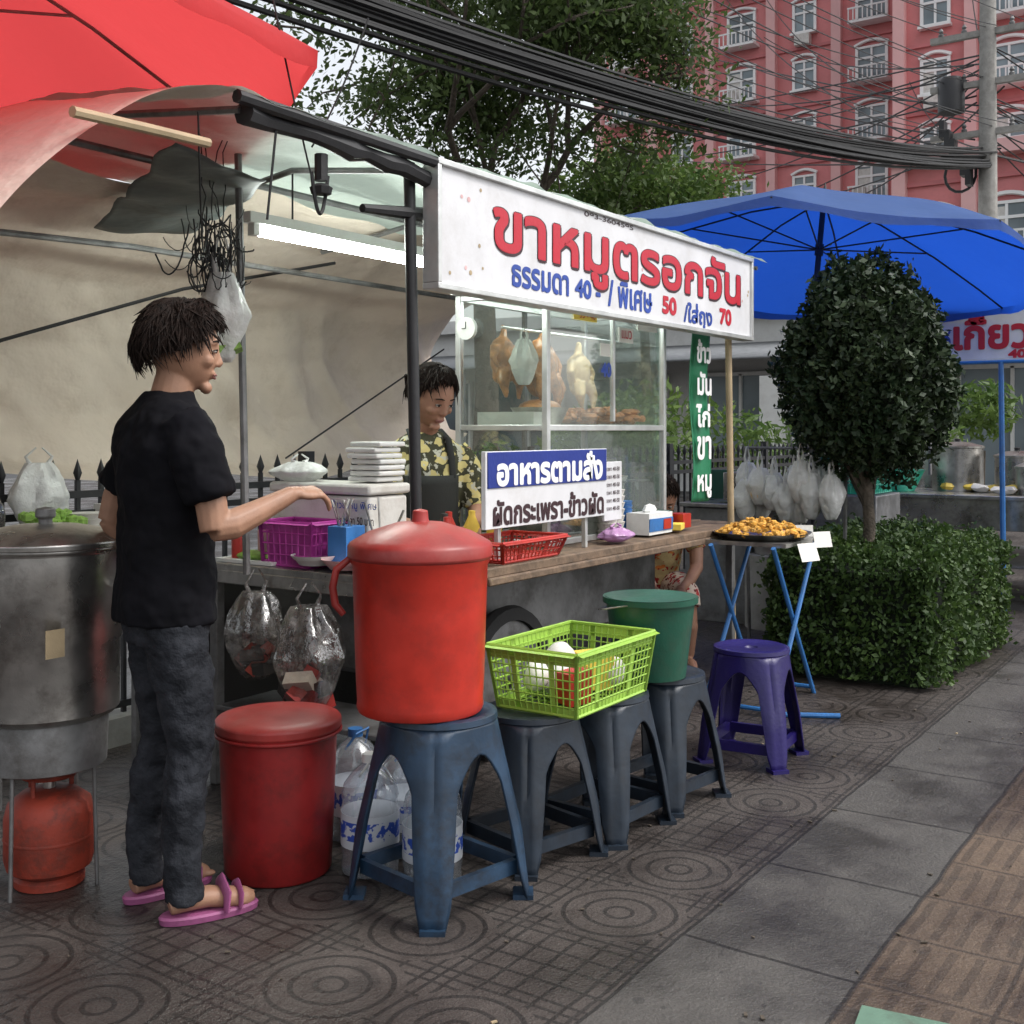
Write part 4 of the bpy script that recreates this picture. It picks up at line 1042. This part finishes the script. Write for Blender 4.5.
# ------------------------------------------------------------ people
def head_parts(mb,Hm,det,ears=True):
    old=mb.M; mb.M=old@Hm
    vs=[];fs=[];n=36;k=26
    for i in range(k+1):
        a=-math.pi/2+math.pi*i/k
        for j in range(n):
            t=2*math.pi*j/n; x,y,z=math.cos(a)*math.cos(t),math.cos(a)*math.sin(t),math.sin(a)
            px_,py_,pz=.097*x,.077*y,.118*z
            if z<0:
                q=-z; py_*=(1-.34*q**1.7)
                if x<0: px_*=(1-.5*q)
                else: px_+=.010*q*x
            if x>0:
                for sg in(-1,1): px_-=.010*math.exp(-((y-sg*.42)**2+(z-.05)**2)/.018)
                px_-=.004*math.exp(-((z+.33)**2)/.01)*x
            vs.append((px_,py_,pz))
    for i in range(k):
        for j in range(n):
            a=i*n+j;c=i*n+(j+1)%n; fs.append((a,c,c+n,a+n))
    mb.add(vs,fs)
    mb.tube([(.087,0,.018),(.094,0,-.004),(.1015,0,-.022),(.096,0,-.030)],[.007,.009,.0125,.010],10)
    for sg in(-1,1):
        mb.ell((.092,sg*.011,-.027),(.010,.009,.007),0,10)
        mb.ell((.066,sg*.040,-.022),(.022,.021,.020),0,10)
        mb.tube([(.086,sg*.012,.028),(.086,sg*.030,.031),(.074,sg*.050,.025)],[.005,.005,.004],8)
        if ears:
            mb.ell((-.006,sg*.078,-.006),(.017,.007,.030),0,12,rz=sg*R(-18)); mb.ell((-.004,sg*.076,-.026),(.010,.007,.012),0,8)
    mb.ell((.090,0,-.052),(.009,.022,.006),0,10); mb.ell((.088,0,-.062),(.009,.019,.007),0,10); mb.ell((.076,0,-.094),(.018,.026,.018),0,10)
    mb.M=old
    o=det.M; det.M=o@Hm
    for sg in(-1,1):
        det.ell((.083,sg*.031,.006),(.0085,.0135,.0045),1,12); det.ell((.0895,sg*.031,.006),(.003,.0055,.0044),0,10)
        det.tube([(.088,sg*.016,.011),(.092,sg*.031,.0115),(.082,sg*.046,.007)],[.0015,.0025,.0015],6,0)
        det.tube([(.091,sg*.014,.033),(.091,sg*.030,.037),(.078,sg*.050,.031)],[.002,.0032,.0015],6,0)
    det.tube([(.091,-.022,-.057),(.0975,-.008,-.0555),(.0975,.008,-.0555),(.091,.022,-.057)],[.002,.0035,.0035,.002],6,2)
    det.tube([(.090,-.018,-.062),(.0955,0,-.064),(.090,.018,-.062)],[.002,.0045,.002],6,2)
    det.M=o
def hair_parts(mb,Hm,th1,nclump=420,rad=.009,seed=1,puff=1.06,wild=.012,cap=1.05):
    old=mb.M; mb.M=old@Hm; random.seed(seed)
    def E(th,ph,k): 
        x,y,z=math.sin(th)*math.cos(ph),math.sin(th)*math.sin(ph),math.cos(th)
        back=1.06 if x<0 else 1.0
        return Vector((.099*x*k*back-.004,.080*y*k,.120*z*k+.002))
    n=32;k=12;vs=[];fs=[]
    for i in range(k+1):
        for j in range(n):
            ph=2*math.pi*j/n; t1=th1(ph)-R(4); vs.append(tuple(E(max(.001,t1*i/k),ph,cap)))
    for i in range(k):
        for j in range(n):
            a=i*n+j;c=i*n+(j+1)%n; fs.append((a,c,c+n,a+n))
    mb.add(vs,fs)
    for c in range(nclump):
        ph=random.random()*2*math.pi; t1=th1(ph)*random.uniform(.45,1.07); t0=t1*random.uniform(.2,.75); dph=random.gauss(0,.35); lift=random.uniform(0,.09); pts=[]
        jx=Vector((random.gauss(0,1),random.gauss(0,1),random.gauss(0,1)))*wild
        pf=random.uniform(cap+.01,puff)
        for i in range(5):
            f=i/4; pts.append(E(t0+(t1-t0)*f,ph+dph*f,pf+lift*math.sin(f*2.6))+jx*f*f)
        mb.tube(pts,[rad*.6,rad,rad*.9,rad*.6,rad*.08],4)
    mb.M=old
def hand(mb,Hm,side,curl=.5):
    old=mb.M; mb.M=old@Hm
    mb.tube([(-.02,0,0),(.02,0,0)],[.024,.026],10,flat=.75)
    mb.ell((.048,0,-.002),(.050,.038,.016),0,14)
    for i,(y,L) in enumerate(((-.030,.058),(-.011,.070),(.010,.078),(.030,.070))):
        y*=side
        a=curl*(.4+.1*(3-i)); p=Vector((.080,y,-.001)); pts=[p-Vector((.015,0,0)),p]; ang=-a*.6
        for f in (.45,.3,.25):
            ang-=a*.8
            p=p+Vector((math.cos(ang)*L*f,y*.18*f,math.sin(ang)*L*f)); pts.append(p)
        mb.tube(pts,[.0095,.0095,.009,.008,.0055],8)
    s2=side
    mb.tube([(.012,s2*.022,-.006),(.040,s2*.046,-.016),(.070,s2*.048,-.028),(.092,s2*.036,-.036)],[.014,.0125,.010,.0065],8)
    mb.M=old
def frame(p,d,up):
    d=Vector(d).normalized(); up=Vector(up); y=up.cross(d).normalized(); z=d.cross(y)
    return Matrix(((d.x,y.x,z.x,p[0]),(d.y,y.y,z.y,p[1]),(d.z,y.z,z.z,p[2]),(0,0,0,1)))

man=empty('standing_man'); Tm=Matrix.Translation((2.115,2.61,0))@Matrix.Rotation(R(-20.9),4,'Z')
sk=MB(Tm); det=MB(Tm)
Hm=Matrix.Translation((.045,-.005,1.578))@Matrix.Rotation(R(-20),4,'Z')@Matrix.Rotation(R(8),4,'Y')@Matrix.Diagonal((1.04,1.04,1.04,1))
head_parts(sk,Hm,det)
sk.tube([(.0,0,1.34),(.012,0,1.43),(.028,0,1.50),(.035,0,1.55)],[.075,.060,.056,.058],16)
sk.tube([(.0,-.17,1.355),(.02,-.205,1.28),(.045,-.235,1.15),(.05,-.245,1.08)],[.052,.049,.043,.039],12)
sk.tube([(.045,-.243,1.09),(.10,-.24,1.095),(.18,-.225,1.125),(.29,-.205,1.17)],[.039,.042,.035,.024],12)
sk.tube([(.0,.17,1.355),(-.02,.22,1.27),(-.06,.265,1.15),(-.075,.275,1.08)],[.052,.049,.043,.039],12)
sk.tube([(-.075,.275,1.09),(-.04,.28,1.03),(.02,.26,.98),(.07,.235,.94)],[.039,.041,.034,.024],12)
hand(sk,frame((.295,-.204,1.172),(.97,.14,.02),(0,-.35,1)),1,.75)
hand(sk,frame((.075,.232,.937),(.8,-.1,-.6),(0,.2,1)),-1,.6)
for (y,x,a) in ((-.105,.02,-6),(.105,-.02,8)):
    F=Matrix.Translation((x,y,0))@Matrix.Rotation(R(a),4,'Z'); old=sk.M; sk.M=Tm@F
    sk.tube([(0,0,.16),(-.005,0,.09),(.0,0,.05)],[.042,.038,.040],12)
    sk.tube([(-.045,0,.045),(.0,0,.055),(.06,0,.055),(.12,0,.042),(.165,0,.034),(.19,0,.03)],[.028,.036,.036,.036,.034,.018],14,flat=.8)
    for k in range(5): sk.ell((.185-.008*k*(1+.3*k)*.6,(.028-.0145*k)*(1 if y<0 else -1)*1,.032),(.018,.009 if k else .012,.010),0,8)
    sk.M=old
sk.obj('skin',['skin'],man,remesh=.0045,smooth_it=2)
det.obj('face_details',['hair','eyew','lip'],man)
hb=MB(Tm)
def th_m(ph):
    a=abs(math.atan2(math.sin(ph),math.cos(ph)))
    if a<R(50): return R(60)
    if a<R(80): return R(60+ (a-R(50))/R(30)*36)
    return R(96+ (a-R(80))/R(100)*28)
hair_parts(hb,Hm,th_m,3200,.0036,4,1.17,.008,1.09)
hb.obj('hair',['hair'],man)
b=MB(Tm)
b.loft([(-.005,0,.815,.130,.172),(-.005,0,.87,.132,.174),(0,0,.97,.124,.164),(0,0,1.08,.120,.164),(0,0,1.2,.130,.182),(-.004,0,1.30,.130,.198),(-.004,0,1.37,.110,.190),(0,0,1.41,.088,.150),(.003,0,1.44,.072,.100),(.008,0,1.46,.062,.070)],32)
for sg in (-1,1):
    e=(.045,-.235,1.15) if sg<0 else (-.055,.255,1.16)
    p0=Vector((0,sg*.15,1.36)); p1=Vector((-.01 if sg>0 else .01,sg*.205,1.30)); p2=Vector(e)+Vector((0,0,.015))
    b.tube([p0,p1,p2],[.074,.072,.066],16)
b.obj('black_tshirt',['tee'],man,remesh=.009,smooth_it=3,disp=(.030,.10))
b=MB(Tm)
b.loft([(0,0,.76,.108,.150),(0,0,.83,.116,.160),(0,0,.92,.116,.156),(0,0,.96,.11,.15)],28)
for (y,x,kx) in ((-.086,.02,.035),(.086,-.02,-.005)):
    b.tube([(0,y*.95,.84),(.01,y*1.0,.72),(.02+kx*.3,y*1.05,.58),(.02+kx*.5,y*1.1,.47),(kx*.2+x*.5,y*1.15,.33),(x-.01,y*1.2,.18),(x-.005,y*1.2,.10),(x,y*1.2,.055)],[.092,.086,.074,.060,.060,.053,.051,.056],18)
b.obj('jeans',['jeans'],man,remesh=.008,smooth_it=3,disp=(.026,.06))
b=MB(Tm)
for (y,x,a) in ((-.105,.02,-6),(.105,-.02,8)):
    F=Matrix.Translation((x,y,0))@Matrix.Rotation(R(a),4,'Z'); old=b.M; b.M=Tm@F
    b.loft([(.065,0,.002,.135,.046),(.065,0,.018,.138,.049),(.065,0,.024,.132,.045)],28)
    b.tube([(.10,-.048,.02),(.105,-.040,.062),(.10,0,.082),(.105,.040,.062),(.10,.048,.02)],[.02,.03,.032,.03,.02],8,flat=.35)
    b.tube([(.14,-.046,.02),(.145,-.036,.052),(.145,0,.068),(.145,.036,.052),(.14,.046,.02)],[.016,.02,.022,.02,.016],8,flat=.35)
    b.M=old
b.obj('sandals',['sandal'],man)

wm=empty('woman_vendor'); Tw=Matrix.Translation((3.84,3.06,-.01))@Matrix.Rotation(R(236),4,'Z')
sk=MB(Tw); det=MB(Tw)
Hw=Matrix.Translation((.12,0,1.50))@Matrix.Rotation(R(22),4,'Z')@Matrix.Rotation(R(30),4,'Y')@Matrix.Diagonal((1.05,1.05,1.05,1))
head_parts(sk,Hw,det)
sk.tube([(.0,0,1.26),(.03,0,1.34),(.07,0,1.41),(.10,0,1.46)],[.07,.052,.05,.052],14)
for sg in (-1,1):
    sk.tube([(.02,sg*.16,1.27),(.06,sg*.2,1.14),(.08,sg*.215,1.02)],[.05,.045,.04],12)
    sk.tube([(.08,sg*.215,1.03),(.18,sg*.18,.98),(.30,sg*.11,.97)],[.041,.036,.024],12)
    hand(sk,frame((.305,sg*.108,.97),(.9,-sg*.3,-.1),(0,0,1)),sg*-1,.7)
    sk.tube([(0,sg*.08,.4),(0,sg*.09,.1),(.0,sg*.09,.05)],[.05,.04,.04],10); sk.tube([(-.04,sg*.09,.05),(.12,sg*.09,.045),(.17,sg*.09,.04)],[.03,.036,.02],10)
sk.obj('skin',['skin2'],wm,remesh=.005,smooth_it=1); det.obj('face_details',['hair','eyew','lip'],wm)
hb=MB(Tw)
def th_w(ph):
    a=abs(math.atan2(math.sin(ph),math.cos(ph)))
    if a<R(45): return R(48)
    if a<R(80): return R(48+(a-R(45))/R(35)*40)
    return R(88+(a-R(80))/R(100)*30)
hair_parts(hb,Hw,th_w,1500,.004,8,1.12,.005,1.06)
old=hb.M; hb.M=Tw@Hw
for k in range(90):
    a=random.random()*6.28; r0=random.uniform(.0,.035); hb.tube([(-.10,r0*math.cos(a),.03+r0*math.sin(a)),(-.135,(r0+.014)*math.cos(a+.5),(r0+.014)*math.sin(a+.5)+.03),(-.145,r0*math.cos(a+1.2),r0*math.sin(a+1.2)-.0)],[.006,.008,.003],5)
hb.M=old; hb.obj('hair',['hair'],wm)
b=MB(Tw)
b.loft([(0,0,.72,.135,.175),(0,0,.85,.125,.165),(0,0,.98,.115,.155),(.01,0,1.1,.125,.165),(.015,0,1.2,.12,.175),(.015,0,1.28,.10,.165),(.02,0,1.33,.075,.105),(.025,0,1.355,.06,.065)],30)
for sg in (-1,1): b.tube([(.015,sg*.13,1.27),(.04,sg*.185,1.19),(.065,sg*.21,1.08),(.08,sg*.215,1.03)],[.066,.063,.06,.056],14)
b.obj('floral_blouse',['shirtw'],wm,remesh=.009,smooth_it=3,disp=(.02,.08))
b=MB(Tw); b.loft([(0,0,.40,.15,.17),(0,0,.6,.145,.175),(0,0,.78,.13,.165)],24); 
for sg in (-1,1): b.tube([(0,sg*.08,.5),(0,sg*.09,.1)],[.09,.07],14)
b.obj('trousers',['apron'],wm,remesh=.012,smooth_it=2)
b=MB(Tw)
b.grid(lambda u,v:(.165-.02*(1-v)-.055*(2*u-1)**2,(u-.5)*.24,.55+.62*v),12,16)
for sg in (-1,1): b.tube([(.13,sg*.09,1.16),(.13,sg*.085,1.24),(.10,sg*.08,1.32),(.02,sg*.07,1.36)],.012,6,flat=.4)
b.obj('apron',['apron'],wm,solid=.006)

st=empty('seated_person'); Ts=Matrix.Translation((6.10,3.1,0))@Matrix.Rotation(R(215),4,'Z')
sk=MB(Ts); det=MB(Ts); Hs=Matrix.Translation((.30,0,.97))@Matrix.Rotation(R(45),4,'Y')
head_parts(sk,Hs,det); sk.tube([(.14,0,.84),(.2,0,.89),(.27,0,.93)],[.06,.05,.05],12)
for sg in (-1,1):
    sk.tube([(.14,sg*.17,.80),(.2,sg*.21,.66),(.26,sg*.2,.55)],[.048,.042,.038],10); sk.tube([(.26,sg*.2,.56),(.38,sg*.14,.5),(.46,sg*.08,.47)],[.038,.032,.022],10)
    hand(sk,frame((.465,sg*.075,.47),(.9,-sg*.2,-.3),(0,0,1)),-sg,.8)
    sk.tube([(.40,sg*.12,.40),(.42,sg*.13,.25),(.38,sg*.13,.08)],[.055,.05,.036],12); sk.tube([(.34,sg*.13,.045),(.46,sg*.135,.045),(.55,sg*.14,.035)],[.03,.036,.02],10)
sk.obj('skin',['skin2'],st,remesh=.007,smooth_it=2); det.obj('face_details',['hair','eyew','lip'],st)
hb=MB(Ts); hair_parts(hb,Hs,th_w,600,.006,14,1.09,.008); hb.obj('hair',['hair'],st)
b=MB(Ts); b.tube([(-.02,0,.42),(.02,0,.55),(.08,0,.70),(.14,0,.81),(.17,0,.86)],[.15,.14,.155,.15,.07],22)
for sg in (-1,1): b.tube([(.12,sg*.12,.80),(.17,sg*.19,.73),(.2,sg*.21,.66)],[.065,.062,.056],12)
b.obj('shirt',['shirto'],st,remesh=.011,smooth_it=3,disp=(.02,.08))
b=MB(Ts); b.ell((-.02,0,.42),(.16,.18,.12),0)
for sg in (-1,1): b.tube([(.0,sg*.09,.42),(.2,sg*.11,.44),(.40,sg*.12,.43),(.43,sg*.125,.36)],[.1,.092,.075,.07],14)
b.obj('skirt',['skirt'],st,remesh=.012,smooth_it=2)
b=MB(Ts); b.lathe([(.16,.0),(.15,.02),(.14,.30),(.15,.32),(0,.325)],(-.02,0,0),20); b.obj('seat',['redbin'],st)

b=MB(); b.box((2.50,.66,.008),(.34,.26,.012),0,rz=R(8)); b.obj('discarded_board',['green_board'])
b=MB(); random.seed(2)
for k in range(140):
    x=random.uniform(1.5,8); y=random.uniform(.3,2.6); s_=random.uniform(.003,.009)
    b.box((x,y,.003+.002*random.random()),(s_*2,s_,.003),0 if k%14==0 else 1,rz=random.random()*3)
b.obj('litter',['bamboo','bark'])

# ------------------------------------------------------------ light, world, camera
w=bpy.data.worlds.new('World'); sc.world=w; w.use_nodes=True; nt=w.node_tree; nt.nodes.clear()
sky=nt.nodes.new('ShaderNodeTexSky'); sky.sky_type='NISHITA'; sky.sun_disc=False
sd=Vector((.25,-.62,.9)).normalized(); sky.sun_elevation=math.asin(sd.z); sky.sun_rotation=math.atan2(sd.x,sd.y); sky.dust_density=4; sky.air_density=1.2
hs=nt.nodes.new('ShaderNodeHueSaturation'); hs.inputs['Saturation'].default_value=.22; hs.inputs['Value'].default_value=1.8
bg=nt.nodes.new('ShaderNodeBackground'); bg.inputs[1].default_value=.15; ou=nt.nodes.new('ShaderNodeOutputWorld')
nt.links.new(sky.outputs[0],hs.inputs['Color']); nt.links.new(hs.outputs[0],bg.inputs[0]); nt.links.new(bg.outputs[0],ou.inputs[0])
ld=bpy.data.lights.new('sun','SUN'); ld.energy=1.15; ld.angle=R(14); ld.color=(1,.96,.91); lo=bpy.data.objects.new('sun',ld); sc.collection.objects.link(lo)
lo.rotation_euler=sd.to_track_quat('Z','Y').to_euler()
cd=bpy.data.cameras.new('camera'); cd.sensor_width=36; cd.lens=40.08; cd.shift_y=-.080; cd.clip_end=2000; cd.clip_start=.05
co=bpy.data.objects.new('camera',cd); sc.collection.objects.link(co); co.location=(0,0,1.35); co.rotation_euler=(R(90),0,R(-55.9)); sc.camera=co
